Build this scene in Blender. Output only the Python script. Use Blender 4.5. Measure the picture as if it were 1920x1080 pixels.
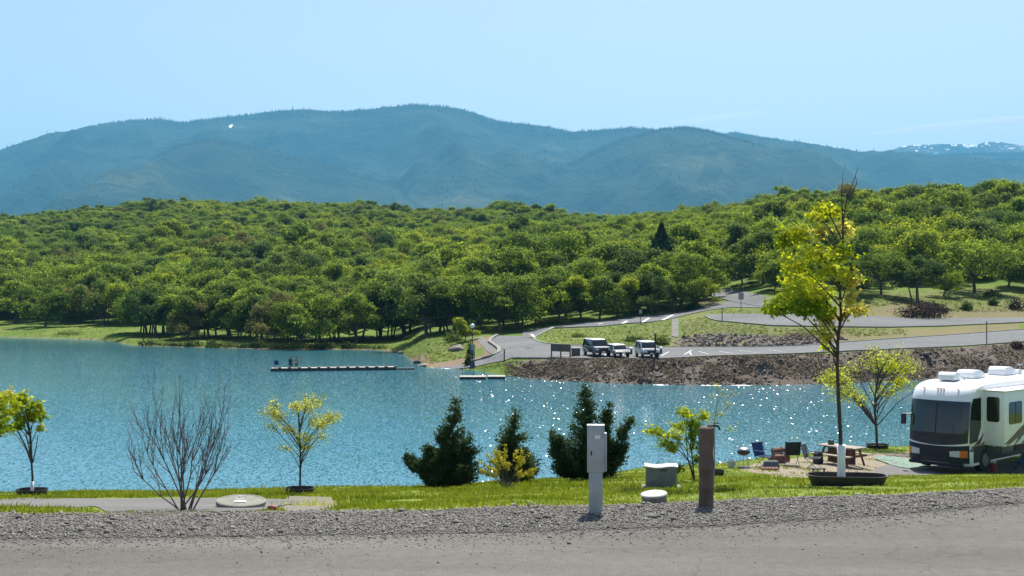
import bpy, bmesh, math, random
import numpy as np
from mathutils import Vector, Matrix

for o in list(bpy.data.objects):
    bpy.data.objects.remove(o)
SC = bpy.context.scene
COL = SC.collection
RNG = np.random.default_rng(7)
random.seed(7)
R = math.radians

# ------------------------------------------------------------------ camera, sky, sun, exposure
F, CX, CY, CAMZ = 2318.0, 960.0, 540.0, 10.0        # focal length in px of the 1920 frame
cam = bpy.data.cameras.new('camera')
cam.sensor_width = 36.0
cam.lens = 36.0 * F / 1920.0
cam.clip_start = 0.5
cam.clip_end = 120000.0
cam_o = bpy.data.objects.new('camera', cam)
cam_o.location = (0, 0, CAMZ)
cam_o.rotation_euler = (R(90), 0, 0)
COL.objects.link(cam_o)
SC.camera = cam_o

SUN_EL, SUN_AZ = R(60), R(14)                          # azimuth measured from +Y (view axis) towards +X
world = bpy.data.worlds.new('World')
SC.world = world
world.use_nodes = True
wn = world.node_tree
wn.nodes.clear()
sky = wn.nodes.new('ShaderNodeTexSky')
sky.sky_type = 'NISHITA'
sky.sun_disc = False
sky.sun_elevation = SUN_EL
sky.sun_rotation = SUN_AZ
sky.altitude = 600
sky.air_density = 1.0
sky.dust_density = 3.0
sky.ozone_density = 0.25
bg = wn.nodes.new('ShaderNodeBackground')
bg.inputs['Strength'].default_value = 0.097
wo = wn.nodes.new('ShaderNodeOutputWorld')
wn.links.new(sky.outputs[0], bg.inputs[0])
wn.links.new(bg.outputs[0], wo.inputs[0])

sun = bpy.data.lights.new('sun', 'SUN')
sun.energy = 5.0
sun.angle = R(0.53)
sun.color = (1.0, 0.95, 0.86)
sun_o = bpy.data.objects.new('sun', sun)
sd = Vector((math.sin(SUN_AZ) * math.cos(SUN_EL), math.cos(SUN_AZ) * math.cos(SUN_EL), math.sin(SUN_EL)))
sun_o.rotation_euler = sd.to_track_quat('Z', 'Y').to_euler()
sun_o.location = (0, 0, 60)
COL.objects.link(sun_o)

SC.view_settings.view_transform = 'Standard'
SC.view_settings.look = 'None'
SC.view_settings.exposure = 0.85
SC.view_settings.gamma = 1.0
SC.view_settings.use_curve_mapping = False
SC.render.engine = 'CYCLES'
SC.cycles.use_denoising = True
SC.cycles.max_bounces = 6
SC.cycles.diffuse_bounces = 3
SC.cycles.glossy_bounces = 3
SC.cycles.transmission_bounces = 4
SC.cycles.volume_bounces = 0
SC.cycles.transparent_max_bounces = 6
SC.cycles.sample_clamp_indirect = 6.0

# ------------------------------------------------------------------ small helpers
def P(px, row, d):
    return np.array([(px - CX) / F * d, d, CAMZ - (row - CY) / F * d])

def tab(pairs):
    a = np.array(pairs, float)
    return lambda x: np.interp(x, a[:, 0], a[:, 1])

def _h(ix, iy, seed):
    n = (ix.astype(np.int64) * 374761393 + iy.astype(np.int64) * 668265263 + seed * 1442695041) & 0x7fffffff
    n = ((n ^ (n >> 13)) * 1274126177) & 0x7fffffff
    return ((n ^ (n >> 16)) & 0xffff) / 65535.0

def vnoise(x, y, seed=0):
    x = np.asarray(x, float); y = np.asarray(y, float)
    ix = np.floor(x); iy = np.floor(y)
    fx = x - ix; fy = y - iy
    fx = fx * fx * (3 - 2 * fx); fy = fy * fy * (3 - 2 * fy)
    a = _h(ix, iy, seed); b = _h(ix + 1, iy, seed); c = _h(ix, iy + 1, seed); d = _h(ix + 1, iy + 1, seed)
    return (a * (1 - fx) + b * fx) * (1 - fy) + (c * (1 - fx) + d * fx) * fy - 0.5

def fbm(x, y, seed=0, octv=4, ridged=False):
    s = 0; a = 1.0
    for k in range(octv):
        n = vnoise(np.asarray(x) * 2 ** k, np.asarray(y) * 2 ** k, seed + k * 17)
        if ridged:
            n = 0.5 - 2 * np.abs(n)
        s = s + n * a
        a *= 0.5
    return s

def mesh_np(name, V, Fa, smooth=False):
    V = np.asarray(V, np.float32); Fa = np.asarray(Fa, np.int32)
    me = bpy.data.meshes.new(name)
    n, k = Fa.shape
    me.vertices.add(len(V)); me.vertices.foreach_set('co', V.ravel())
    me.loops.add(n * k); me.loops.foreach_set('vertex_index', Fa.ravel())
    me.polygons.add(n)
    me.polygons.foreach_set('loop_start', np.arange(0, n * k, k, dtype=np.int32))
    if smooth:
        me.polygons.foreach_set('use_smooth', np.ones(n, dtype=bool))
    me.update(calc_edges=True)
    return me

class MB:
    """collects shapes into one mesh"""
    def __init__(s):
        s.V = []; s.F = []; s.n = 0
    def add(s, V, Fs):
        V = np.asarray(V, float)
        s.V.append(V)
        s.F += [tuple(int(i) + s.n for i in f) for f in Fs]
        s.n += len(V)
        return s
    def box(s, c, size, rz=0.0, rx=0.0, ry=0.0, taper=1.0):
        x, y, z = [q / 2 for q in size]
        v = []
        for dz, t in ((-z, 1.0), (z, taper)):
            for dx, dy in ((-x, -y), (x, -y), (x, y), (-x, y)):
                v.append((dx * t, dy * t, dz))
        M = Matrix.Rotation(rz, 3, 'Z') @ Matrix.Rotation(ry, 3, 'Y') @ Matrix.Rotation(rx, 3, 'X')
        v = [tuple(M @ Vector(q) + Vector(c)) for q in v]
        return s.add(v, [(0, 3, 2, 1), (4, 5, 6, 7), (0, 1, 5, 4), (1, 2, 6, 5), (2, 3, 7, 6), (3, 0, 4, 7)])
    def tube(s, pts, rad, n=6, cap=True):
        pts = np.asarray(pts, float)
        m = len(pts)
        rad = np.full(m, rad) if np.isscalar(rad) else np.asarray(rad, float)
        V = []
        for i in range(m):
            t = pts[min(i + 1, m - 1)] - pts[max(i - 1, 0)]
            L = np.linalg.norm(t); t = t / L if L > 1e-9 else np.array([0, 0, 1.0])
            u = np.cross(t, (0.31, 0.92, 0.22)); u /= max(np.linalg.norm(u), 1e-9)
            w = np.cross(t, u)
            for k in range(n):
                a = 2 * math.pi * k / n
                V.append(pts[i] + rad[i] * (math.cos(a) * u + math.sin(a) * w))
        Fs = []
        for i in range(m - 1):
            for k in range(n):
                k2 = (k + 1) % n
                Fs.append((i * n + k, i * n + k2, (i + 1) * n + k2, (i + 1) * n + k))
        if cap:
            Fs.append(tuple(range(n))[::-1]); Fs.append(tuple((m - 1) * n + k for k in range(n)))
        return s.add(V, Fs)
    def lathe(s, prof, n=20, c=(0, 0, 0), sx=1.0, sy=1.0, cap=True):
        V = []
        for r, z in prof:
            for k in range(n):
                a = 2 * math.pi * k / n
                V.append((c[0] + r * sx * math.cos(a), c[1] + r * sy * math.sin(a), c[2] + z))
        m = len(prof); Fs = []
        for i in range(m - 1):
            for k in range(n):
                k2 = (k + 1) % n
                Fs.append((i * n + k, i * n + k2, (i + 1) * n + k2, (i + 1) * n + k))
        if cap:
            Fs.append(tuple(range(n))[::-1]); Fs.append(tuple((m - 1) * n + k for k in range(n)))
        return s.add(V, Fs)
    def prism(s, poly, z0, z1, axis='z'):
        n = len(poly); V = []
        for z in (z0, z1):
            for a, b in poly:
                V.append((a, b, z) if axis == 'z' else ((a, z, b) if axis == 'y' else (z, a, b)))
        Fs = [tuple(range(n))[::-1], tuple(range(n, 2 * n))]
        for i in range(n):
            j = (i + 1) % n
            Fs.append((i, j, n + j, n + i))
        return s.add(V, Fs)
    def ico(s, c, r, jit=0.25, squash=(1, 1, 1), rng=RNG):
        t = (1 + 5 ** .5) / 2
        v = np.array([(-1, t, 0), (1, t, 0), (-1, -t, 0), (1, -t, 0), (0, -1, t), (0, 1, t), (0, -1, -t), (0, 1, -t),
                      (t, 0, -1), (t, 0, 1), (-t, 0, -1), (-t, 0, 1)]) / 1.9
        v = v * (1 + rng.uniform(-jit, jit, (12, 1))) * r * np.array(squash)
        a = rng.uniform(0, 6.28)
        M = np.array([[math.cos(a), -math.sin(a), 0], [math.sin(a), math.cos(a), 0], [0, 0, 1]])
        return s.add(v @ M.T + np.asarray(c), ICO)
    def build(s, name, mat, parent=None, bevel=0.0, smooth=False, segs=2, wn=True):
        me = bpy.data.meshes.new(name)
        me.from_pydata(np.concatenate(s.V).tolist(), [], s.F)
        if bevel > 0:
            bm = bmesh.new(); bm.from_mesh(me)
            bmesh.ops.recalc_face_normals(bm, faces=bm.faces)
            es = [e for e in bm.edges if len(e.link_faces) == 2 and e.calc_face_angle(0) > 0.5]
            bmesh.ops.bevel(bm, geom=es, offset=bevel, segments=segs, affect='EDGES', profile=0.5)
            bm.to_mesh(me); bm.free()
        else:
            bm = bmesh.new(); bm.from_mesh(me)
            bmesh.ops.recalc_face_normals(bm, faces=bm.faces)
            bm.to_mesh(me); bm.free()
        if smooth or bevel > 0:
            for p in me.polygons: p.use_smooth = True
            if not smooth:
                me.set_sharp_from_angle(angle=R(35))
        return obj(name, me, mat, parent)

ICO = [(0, 11, 5), (0, 5, 1), (0, 1, 7), (0, 7, 10), (0, 10, 11), (1, 5, 9), (5, 11, 4), (11, 10, 2), (10, 7, 6), (7, 1, 8),
       (3, 9, 4), (3, 4, 2), (3, 2, 6), (3, 6, 8), (3, 8, 9), (4, 9, 5), (2, 4, 11), (6, 2, 10), (8, 6, 7), (9, 8, 1)]

def obj(name, me, mat=None, parent=None):
    o = bpy.data.objects.new(name, me)
    COL.objects.link(o)
    if mat is not None:
        me.materials.append(mat)
    if parent is not None:
        o.parent = parent
    return o

def tag(o, label=None, cat=None, group=None, kind=None):
    if label: o['label'] = label
    if cat: o['category'] = cat
    if group: o['group'] = group
    if kind: o['kind'] = kind
    return o

def thing(name, label, cat, loc=(0, 0, 0), rz=0.0, group=None):
    o = bpy.data.objects.new(name, None)
    o.empty_display_size = 0.3
    COL.objects.link(o)
    o.location = [float(q) for q in loc]; o.rotation_euler = (0, 0, rz)
    return tag(o, label, cat, group)

def copy_tree(o, parent=None):
    c = o.copy(); COL.objects.link(c)
    if parent is not None: c.parent = parent
    for ch in list(o.children):
        copy_tree(ch, c)
    return c

# ------------------------------------------------------------------ materials
def srgb(r, g, b):
    f = lambda c: (c / 255 / 12.92) if c / 255 <= 0.04045 else ((c / 255 + 0.055) / 1.055) ** 2.4
    return (f(r), f(g), f(b))

def nodes(name):
    m = bpy.data.materials.new(name); m.use_nodes = True
    nt = m.node_tree
    b = nt.nodes['Principled BSDF']
    return m, nt, b, nt.nodes.new, nt.links.new

def ramp(nt, stops):
    r = nt.nodes.new('ShaderNodeValToRGB')
    e = r.color_ramp.elements
    while len(e) < len(stops): e.new(0.5)
    for i, (p, c) in enumerate(stops):
        e[i].position = p; e[i].color = (*c, 1) if len(c) == 3 else c
    return r

def mul(c, k): return tuple(q * k for q in c)

def mat(name, col, rough=0.6, var=0.18, scale=6.0, bump=0.0, bscale=40.0, metal=0.0, spec=0.5, col2=None, coat=0.0):
    m, nt, b, N, L = nodes(name)
    tc = N('ShaderNodeTexCoord')
    nz = N('ShaderNodeTexNoise'); nz.inputs['Scale'].default_value = scale; nz.inputs['Detail'].default_value = 6
    L(tc.outputs['Object'], nz.inputs['Vector'])
    rp = ramp(nt, [(0.3, mul(col, 1 - var)), (0.7, col2 if col2 else mul(col, 1 + var))])
    L(nz.outputs['Fac'], rp.inputs[0]); L(rp.outputs[0], b.inputs['Base Color'])
    b.inputs['Roughness'].default_value = rough
    b.inputs['Metallic'].default_value = metal
    b.inputs['Specular IOR Level'].default_value = spec
    b.inputs['Coat Weight'].default_value = coat
    if bump > 0:
        n2 = N('ShaderNodeTexNoise'); n2.inputs['Scale'].default_value = bscale; n2.inputs['Detail'].default_value = 5
        L(tc.outputs['Object'], n2.inputs['Vector'])
        bp = N('ShaderNodeBump'); bp.inputs['Strength'].default_value = bump; bp.inputs['Distance'].default_value = 0.02
        L(n2.outputs['Fac'], bp.inputs['Height']); L(bp.outputs[0], b.inputs['Normal'])
    return m

def leafmat(name, c1, c2, trans=0.35, scale=0.6, objvar=0.35, rough=0.75, spec=0.06):
    """leaf: colour varies from clump to clump and from tree to tree, light comes through"""
    m, nt, b, N, L = nodes(name)
    tc = N('ShaderNodeTexCoord'); oi = N('ShaderNodeObjectInfo')
    ge = N('ShaderNodeNewGeometry')
    nz = N('ShaderNodeTexNoise'); nz.inputs['Scale'].default_value = scale; nz.inputs['Detail'].default_value = 4
    L(tc.outputs['Object'], nz.inputs['Vector'])
    a = N('ShaderNodeMath'); a.operation = 'MULTIPLY_ADD'
    L(oi.outputs['Random'], a.inputs[0]); a.inputs[1].default_value = objvar * 2; a.inputs[2].default_value = -objvar
    s = N('ShaderNodeMath'); s.operation = 'ADD'; L(nz.outputs['Fac'], s.inputs[0]); L(a.outputs[0], s.inputs[1])
    ri = N('ShaderNodeMath'); ri.operation = 'MULTIPLY_ADD'
    L(ge.outputs['Random Per Island'], ri.inputs[0]); ri.inputs[1].default_value = 0.3; ri.inputs[2].default_value = -0.15
    s2 = N('ShaderNodeMath'); s2.operation = 'ADD'; L(s.outputs[0], s2.inputs[0]); L(ri.outputs[0], s2.inputs[1])
    rp = ramp(nt, [(0.2, c1), (0.8, c2)])
    L(s2.outputs[0], rp.inputs[0])
    L(rp.outputs[0], b.inputs['Base Color'])
    b.inputs['Roughness'].default_value = rough
    b.inputs['Specular IOR Level'].default_value = spec
    tr = N('ShaderNodeBsdfTranslucent')
    hs = N('ShaderNodeHueSaturation'); hs.inputs['Value'].default_value = 1.5; hs.inputs['Saturation'].default_value = 1.1; hs.inputs['Hue'].default_value = 0.485
    L(rp.outputs[0], hs.inputs['Color']); L(hs.outputs[0], tr.inputs['Color'])
    mx = N('ShaderNodeMixShader'); mx.inputs[0].default_value = trans
    L(b.outputs[0], mx.inputs[1]); L(tr.outputs[0], mx.inputs[2])
    out = nt.nodes['Material Output']
    L(mx.outputs[0], out.inputs['Surface'])
    return m

M = {}
M['bark'] = mat('bark', (0.06, 0.045, 0.035), 0.9, 0.3, 8, 0.6, 20)
M['bark_grey'] = mat('bark_grey', (0.10, 0.08, 0.065), 0.9, 0.3, 8, 0.5, 20)
M['twig'] = mat('twig', (0.110, 0.090, 0.083), 0.85, 0.3, 12)
M['oak_leaf'] = leafmat('oak_leaf', (0.088, 0.145, 0.028), (0.180, 0.255, 0.042), 0.56, 0.5)
M['oak_leaf_bright'] = leafmat('oak_leaf_bright', (0.130, 0.190, 0.026), (0.225, 0.285, 0.042), 0.56, 0.5)
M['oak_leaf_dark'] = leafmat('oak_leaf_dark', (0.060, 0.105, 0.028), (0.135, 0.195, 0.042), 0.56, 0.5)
M['oak_leaf_brown'] = leafmat('oak_leaf_brown', (0.095, 0.100, 0.032), (0.190, 0.185, 0.055), 0.4, 0.5, 0.2)
M['maple_leaf'] = leafmat('maple_leaf', (0.190, 0.265, 0.022), (0.460, 0.500, 0.060), 0.55, 1.2, 0.05)
M['maple_leaf_deep'] = leafmat('maple_leaf_deep', (0.080, 0.150, 0.016), (0.240, 0.320, 0.030), 0.5, 1.2, 0.05)
M['maple_leaf_gold'] = leafmat('maple_leaf_gold', (0.340, 0.320, 0.060), (0.600, 0.560, 0.150), 0.5, 1.5, 0.05)
M['pale_leaf'] = leafmat('pale_leaf', (0.270, 0.310, 0.070), (0.460, 0.480, 0.130), 0.5, 1.4, 0.05)
M['yellow_flower'] = leafmat('yellow_flower', (0.240, 0.240, 0.030), (0.520, 0.480, 0.060), 0.4, 2.5, 0.05)
M['cedar_leaf'] = leafmat('cedar_leaf', (0.022, 0.046, 0.020), (0.080, 0.120, 0.044), 0.25, 1.6, 0.1, 0.7)
M['conifer'] = leafmat('conifer', (0.014, 0.030, 0.019), (0.036, 0.060, 0.032), 0.08, 0.002, 0.0, 0.8)
M['shrub_dark'] = leafmat('shrub_dark', (0.022, 0.042, 0.012), (0.075, 0.105, 0.024), 0.25, 0.8, 0.3)
M['shrub_leaf'] = leafmat('shrub_leaf', (0.040, 0.070, 0.018), (0.120, 0.150, 0.035), 0.3, 0.8, 0.3)

# ground materials --------------------------------------------------
def ground_mat(name, stops_a, stops_b, scale_a, scale_b, mask=None, mask_cols=None, bump=0.4, bscale=9.0, rough=0.95, mask2=None, mask2_cols=None):
    m, nt, b, N, L = nodes(name)
    ge = N('ShaderNodeNewGeometry')
    def noise(scale, det=8, rgh=0.6):
        n = N('ShaderNodeTexNoise'); n.inputs['Scale'].default_value = scale; n.inputs['Detail'].default_value = det
        n.inputs['Roughness'].default_value = rgh
        L(ge.outputs['Position'], n.inputs['Vector']); return n
    n1 = noise(scale_a); n2 = noise(scale_b, 4)
    r1 = ramp(nt, stops_a); L(n1.outputs['Fac'], r1.inputs[0])
    r2 = ramp(nt, stops_b); L(n2.outputs['Fac'], r2.inputs[0])
    mx = N('ShaderNodeMix'); mx.data_type = 'RGBA'; mx.blend_type = 'MULTIPLY'; mx.inputs['Factor'].default_value = 1.0
    L(r1.outputs[0], mx.inputs['A']); L(r2.outputs[0], mx.inputs['B'])
    col = mx.outputs['Result']
    for mk, mc, sc in ((mask, mask_cols, 1.0), (mask2, mask2_cols, 1.0)):
        if not mk: continue
        at = N('ShaderNodeAttribute'); at.attribute_name = mk
        n3 = noise(2.2, 6); n4 = noise(9.0, 6, 0.7)
        r3 = ramp(nt, mc); L(n4.outputs['Fac'], r3.inputs[0])
        ad = N('ShaderNodeMath'); ad.operation = 'MULTIPLY_ADD'; L(n3.outputs['Fac'], ad.inputs[0]); ad.inputs[1].default_value = 1.1; ad.inputs[2].default_value = -0.55
        a2 = N('ShaderNodeMath'); a2.operation = 'ADD'; L(at.outputs['Fac'], a2.inputs[0]); L(ad.outputs[0], a2.inputs[1])
        st = N('ShaderNodeMapRange'); st.inputs['From Min'].default_value = 0.4; st.inputs['From Max'].default_value = 0.62
        L(a2.outputs[0], st.inputs['Value'])
        m2 = N('ShaderNodeMix'); m2.data_type = 'RGBA'
        L(st.outputs[0], m2.inputs['Factor']); L(col, m2.inputs['A']); L(r3.outputs[0], m2.inputs['B'])
        col = m2.outputs['Result']
    L(col, b.inputs['Base Color'])
    b.inputs['Roughness'].default_value = rough
    b.inputs['Specular IOR Level'].default_value = 0.2
    nb = noise(bscale, 8, 0.7)
    bp = N('ShaderNodeBump'); bp.inputs['Strength'].default_value = bump; bp.inputs['Distance'].default_value = 0.05
    L(nb.outputs['Fac'], bp.inputs['Height']); L(bp.outputs[0], b.inputs['Normal'])
    return m

WH = (1, 1, 1)
M['lawn'] = ground_mat('lawn', [(0.3, (0.085, 0.130, 0.018)), (0.55, (0.140, 0.190, 0.024)), (0.75, (0.200, 0.215, 0.055))],
                       [(0.35, (0.8, 0.85, 0.8)), (0.65, (1.15, 1.1, 1.0))], 1.2, 0.35,
                       'dirt', [(0.35, (0.17, 0.145, 0.105)), (0.7, (0.29, 0.25, 0.185))], 0.6, 14,
                       mask2='stony', mask2_cols=[(0.3, (0.10, 0.09, 0.075)), (0.7, (0.24, 0.22, 0.18))])
M['far_ground'] = ground_mat('far_ground', [(0.3, (0.055, 0.105, 0.012)), (0.5, (0.090, 0.145, 0.016)), (0.75, (0.150, 0.165, 0.040))],
                             [(0.35, (0.75, 0.8, 0.8)), (0.65, (1.15, 1.1, 1.0))], 0.16, 0.045,
                             'dirt', [(0.3, (0.110, 0.078, 0.052)), (0.7, (0.230, 0.170, 0.105))], 0.8, 1.6,
                             mask2='bank', mask2_cols=[(0.3, (0.070, 0.055, 0.045)), (0.55, (0.125, 0.100, 0.078)), (0.75, (0.20, 0.165, 0.12))])

def road_mat(name, c1, c2, big=0.25, fine=60.0):
    m, nt, b, N, L = nodes(name)
    ge = N('ShaderNodeNewGeometry')
    mp = N('ShaderNodeMapping'); mp.inputs['Scale'].default_value = (0.35, 1.6, 1.0)
    L(ge.outputs['Position'], mp.inputs['Vector'])
    n1 = N('ShaderNodeTexNoise'); n1.inputs['Scale'].default_value = big; n1.inputs['Detail'].default_value = 7; L(mp.outputs[0], n1.inputs['Vector'])
    n2 = N('ShaderNodeTexNoise'); n2.inputs['Scale'].default_value = fine; n2.inputs['Detail'].default_value = 3; L(ge.outputs['Position'], n2.inputs['Vector'])
    r1 = ramp(nt, [(0.3, c1), (0.7, c2)]); L(n1.outputs['Fac'], r1.inputs[0])
    r2 = ramp(nt, [(0.3, (0.72, 0.72, 0.72)), (0.7, (1.25, 1.25, 1.25))]); L(n2.outputs['Fac'], r2.inputs[0])
    mx = N('ShaderNodeMix'); mx.data_type = 'RGBA'; mx.blend_type = 'MULTIPLY'; mx.inputs['Factor'].default_value = 1
    L(r1.outputs[0], mx.inputs['A']); L(r2.outputs[0], mx.inputs['B']); L(mx.outputs['Result'], b.inputs['Base Color'])
    b.inputs['Roughness'].default_value = 0.9
    b.inputs['Specular IOR Level'].default_value = 0.25
    bp = N('ShaderNodeBump'); bp.inputs['Strength'].default_value = 0.5; bp.inputs['Distance'].default_value = 0.01
    L(n2.outputs['Fac'], bp.inputs['Height']); L(bp.outputs[0], b.inputs['Normal'])
    return m
def worn_road():
    m = road_mat('road', (0.088, 0.082, 0.074), (0.128, 0.121, 0.110), 0.5, 45)
    nt = m.node_tree; N, L = nt.nodes.new, nt.links.new; b = nt.nodes['Principled BSDF']
    col = b.inputs['Base Color'].links[0].from_socket
    ge = N('ShaderNodeNewGeometry')
    nz = N('ShaderNodeTexNoise'); nz.inputs['Scale'].default_value = 0.9; nz.inputs['Detail'].default_value = 5; L(ge.outputs['Position'], nz.inputs['Vector'])
    mv = N('ShaderNodeMix'); mv.data_type = 'VECTOR'; mv.inputs['Factor'].default_value = 0.45
    L(ge.outputs['Position'], mv.inputs[4]); L(nz.outputs['Color'], mv.inputs[5])
    vo = N('ShaderNodeTexVoronoi'); vo.feature = 'DISTANCE_TO_EDGE'; vo.inputs['Scale'].default_value = 0.55; L(mv.outputs[1], vo.inputs['Vector'])
    cr = ramp(nt, [(0.0, (0.84, 0.84, 0.84)), (0.010, (1, 1, 1))]); L(vo.outputs['Distance'], cr.inputs[0])
    n4 = N('ShaderNodeTexNoise'); n4.inputs['Scale'].default_value = 7.0; n4.inputs['Detail'].default_value = 7; n4.inputs['Roughness'].default_value = .7; L(ge.outputs['Position'], n4.inputs['Vector'])
    mo = ramp(nt, [(0.3, (0.84, 0.84, 0.83)), (0.7, (1.14, 1.14, 1.13))]); L(n4.outputs['Fac'], mo.inputs[0])
    # two pairs of paler wheel tracks along the road
    sx = N('ShaderNodeSeparateXYZ'); L(ge.outputs['Position'], sx.inputs[0])
    wv = N('ShaderNodeMath'); wv.operation = 'SINE'; ml = N('ShaderNodeMath'); ml.operation = 'MULTIPLY_ADD'; L(sx.outputs['Y'], ml.inputs[0]); ml.inputs[1].default_value = 3.3; L(nz.outputs['Fac'], ml.inputs[2]); L(ml.outputs[0], wv.inputs[0])
    tr = ramp(nt, [(0.2, (0.95, 0.95, 0.945)), (0.9, (1.06, 1.06, 1.055))]); L(wv.outputs[0], tr.inputs[0])
    for rp in (cr, mo, tr):
        mx = N('ShaderNodeMix'); mx.data_type = 'RGBA'; mx.blend_type = 'MULTIPLY'; mx.inputs['Factor'].default_value = 1
        L(col, mx.inputs['A']); L(rp.outputs[0], mx.inputs['B']); col = mx.outputs['Result']
    L(col, b.inputs['Base Color'])
    return m
M['road'] = worn_road()
M['pad'] = road_mat('pad', (0.108, 0.105, 0.102), (0.150, 0.146, 0.141), 0.6, 40)
M['asphalt_far'] = road_mat('asphalt_far', (0.098, 0.104, 0.107), (0.142, 0.147, 0.149), 0.12, 3)
M['sidewalk'] = road_mat('sidewalk', (0.12, 0.115, 0.108), (0.17, 0.163, 0.153), 0.4, 4)
M['gravel_base'] = ground_mat('gravel_base', [(0.3, (0.070, 0.064, 0.057)), (0.7, (0.145, 0.134, 0.120))], [(0.3, WH), (0.7, WH)], 26, 1, bump=1.0, bscale=30)
def stone_mat(name, stops):
    m, nt, b, N, L = nodes(name)
    ge = N('ShaderNodeNewGeometry')
    rp = ramp(nt, stops); L(ge.outputs['Random Per Island'], rp.inputs[0])
    L(rp.outputs[0], b.inputs['Base Color']); b.inputs['Roughness'].default_value = 0.85
    b.inputs['Specular IOR Level'].default_value = 0.3
    return m
M['gravel'] = stone_mat('gravel', [(0.0, (0.100, 0.093, 0.084)), (0.5, (0.142, 0.133, 0.121)), (0.85, (0.185, 0.174, 0.159)), (1.0, (0.26, 0.245, 0.225))])
M['blade'] = leafmat('blade', (0.090, 0.135, 0.014), (0.240, 0.275, 0.045), 0.4, 0.5, 0.0)
M['rock'] = mat('rock', (0.17, 0.145, 0.12), 0.9, 0.45, 1.2, 0.8, 6)
M['rock_dark'] = mat('rock_dark', (0.085, 0.066, 0.054), 0.9, 0.5, 1.2, 0.8, 6)
M['rock_red'] = mat('rock_red', (0.26, 0.10, 0.055), 0.85, 0.3, 9, 0.6, 30)
M['concrete'] = mat('concrete', (0.165, 0.172, 0.135), 0.85, 0.22, 7, 0.3, 40)
M['concrete_dark'] = mat('concrete_dark', (0.20, 0.19, 0.17), 0.9, 0.25, 7, 0.3, 40)
M['box_grey'] = mat('box_grey', (0.135, 0.145, 0.165), 0.7, 0.18, 5, 0.2, 30)
M['lid_pale'] = mat('pale_lid', (0.38, 0.38, 0.37), 0.7, 0.2, 6)
M['glint'] = mat('glint', (0.86, 0.88, 0.88), 0.7, 0.05, 4)  # flat white that stands for sun glints on the water
M['paint_white'] = mat('paint_white', (0.78, 0.78, 0.76), 0.6, 0.08, 5)
M['paint_line'] = mat('paint_line', (0.50, 0.50, 0.49), 0.7, 0.15, 2)
M['galv'] = mat('galvanised_steel', (0.40, 0.42, 0.43), 0.55, 0.12, 5, metal=0.15)
M['plastic_black'] = mat('black_plastic', (0.020, 0.016, 0.018), 0.55, 0.3, 5)
M['soil'] = mat('soil', (0.10, 0.07, 0.045), 0.95, 0.4, 12, 0.8, 30)
M['log'] = mat('log', (0.135, 0.090, 0.068), 0.9, 0.35, 5, 0.7, 25)
M['wood'] = mat('weathered_wood', (0.28, 0.235, 0.185), 0.8, 0.25, 7, 0.3, 30)
M['wood_red'] = mat('red_stained_wood', (0.16, 0.07, 0.045), 0.8, 0.3, 7)
M['metal_dark'] = mat('dark_metal', (0.03, 0.03, 0.035), 0.5, 0.2, 7, metal=0.3)
M['steel'] = mat('steel', (0.35, 0.35, 0.36), 0.35, 0.15, 7, metal=0.7)
M['fabric_blue'] = mat('blue_fabric', (0.018, 0.040, 0.140), 0.85, 0.3, 8)
M['fabric_dark'] = mat('dark_fabric', (0.018, 0.024, 0.030), 0.85, 0.3, 8)
M['fabric_grey'] = mat('grey_fabric', (0.075, 0.085, 0.105), 0.85, 0.4, 8)
M['rug'] = mat('teal_rug', (0.10, 0.21, 0.18), 0.95, 0.3, 3, 0.6, 40, col2=(0.22, 0.27, 0.21))
M['rv_white'] = mat('rv_white', (0.78, 0.79, 0.80), 0.28, 0.03, 2, coat=0.4)
M['rv_dark'] = mat('rv_dark', (0.020, 0.024, 0.034), 0.5, 0.15, 3, spec=0.25)
M['rv_red'] = mat('rv_maroon', (0.10, 0.03, 0.035), 0.3, 0.1, 3)
M['rv_grey'] = mat('rv_grey', (0.11, 0.115, 0.13), 0.4, 0.1, 3, spec=.3)
M['glass_dark'] = mat('tinted_glass', (0.012, 0.018, 0.020), 0.06, 0.3, 1.5, spec=0.7)
M['rubber'] = mat('rubber', (0.018, 0.018, 0.018), 0.85, 0.2, 9)
M['lamp_clear'] = mat('headlight_lens', (0.55, 0.56, 0.56), 0.15, 0.1, 8)
M['lamp_amber'] = mat('amber_lens', (0.60, 0.14, 0.03), 0.25, 0.1, 8)
M['red_plastic'] = mat('red_plastic', (0.32, 0.04, 0.05), 0.5, 0.1, 8)
M['green_plastic'] = mat('green_plastic', (0.05, 0.09, 0.06), 0.5, 0.2, 8)
M['car_glare_white'] = mat('car_glare_white', (0.74, 0.75, 0.76), 0.25, 0.03, 2, coat=0.5)
M['car_silver'] = mat('car_silver', (0.42, 0.44, 0.46), 0.3, 0.05, 2, metal=0.3, coat=0.5)
M['car_navy'] = mat('car_navy', (0.030, 0.030, 0.045), 0.25, 0.1, 2, coat=0.5)
M['car_maroon'] = mat('car_maroon', (0.090, 0.030, 0.040), 0.25, 0.1, 2, coat=0.5)
M['board_brown'] = mat('brown_board', (0.12, 0.10, 0.085), 0.8, 0.15, 4)
M['dock_grey'] = mat('dock_planks', (0.36, 0.33, 0.29), 0.85, 0.2, 3)
M['dock_dark'] = mat('dock_float', (0.045, 0.042, 0.045), 0.8, 0.2, 3)
M['skin'] = mat('skin', (0.40, 0.24, 0.17), 0.6, 0.08, 8)
M['cloth_dark'] = mat('dark_clothing', (0.022, 0.020, 0.026), 0.85, 0.2, 8)
M['cloth_tan'] = mat('tan_clothing', (0.30, 0.20, 0.15), 0.85, 0.2, 8)
M['teal_metal'] = mat('teal_metal', (0.025, 0.060, 0.075), 0.6, 0.2, 6)
M['globe'] = mat('white_globe', (0.85, 0.85, 0.82), 0.3, 0.03, 4)
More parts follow.
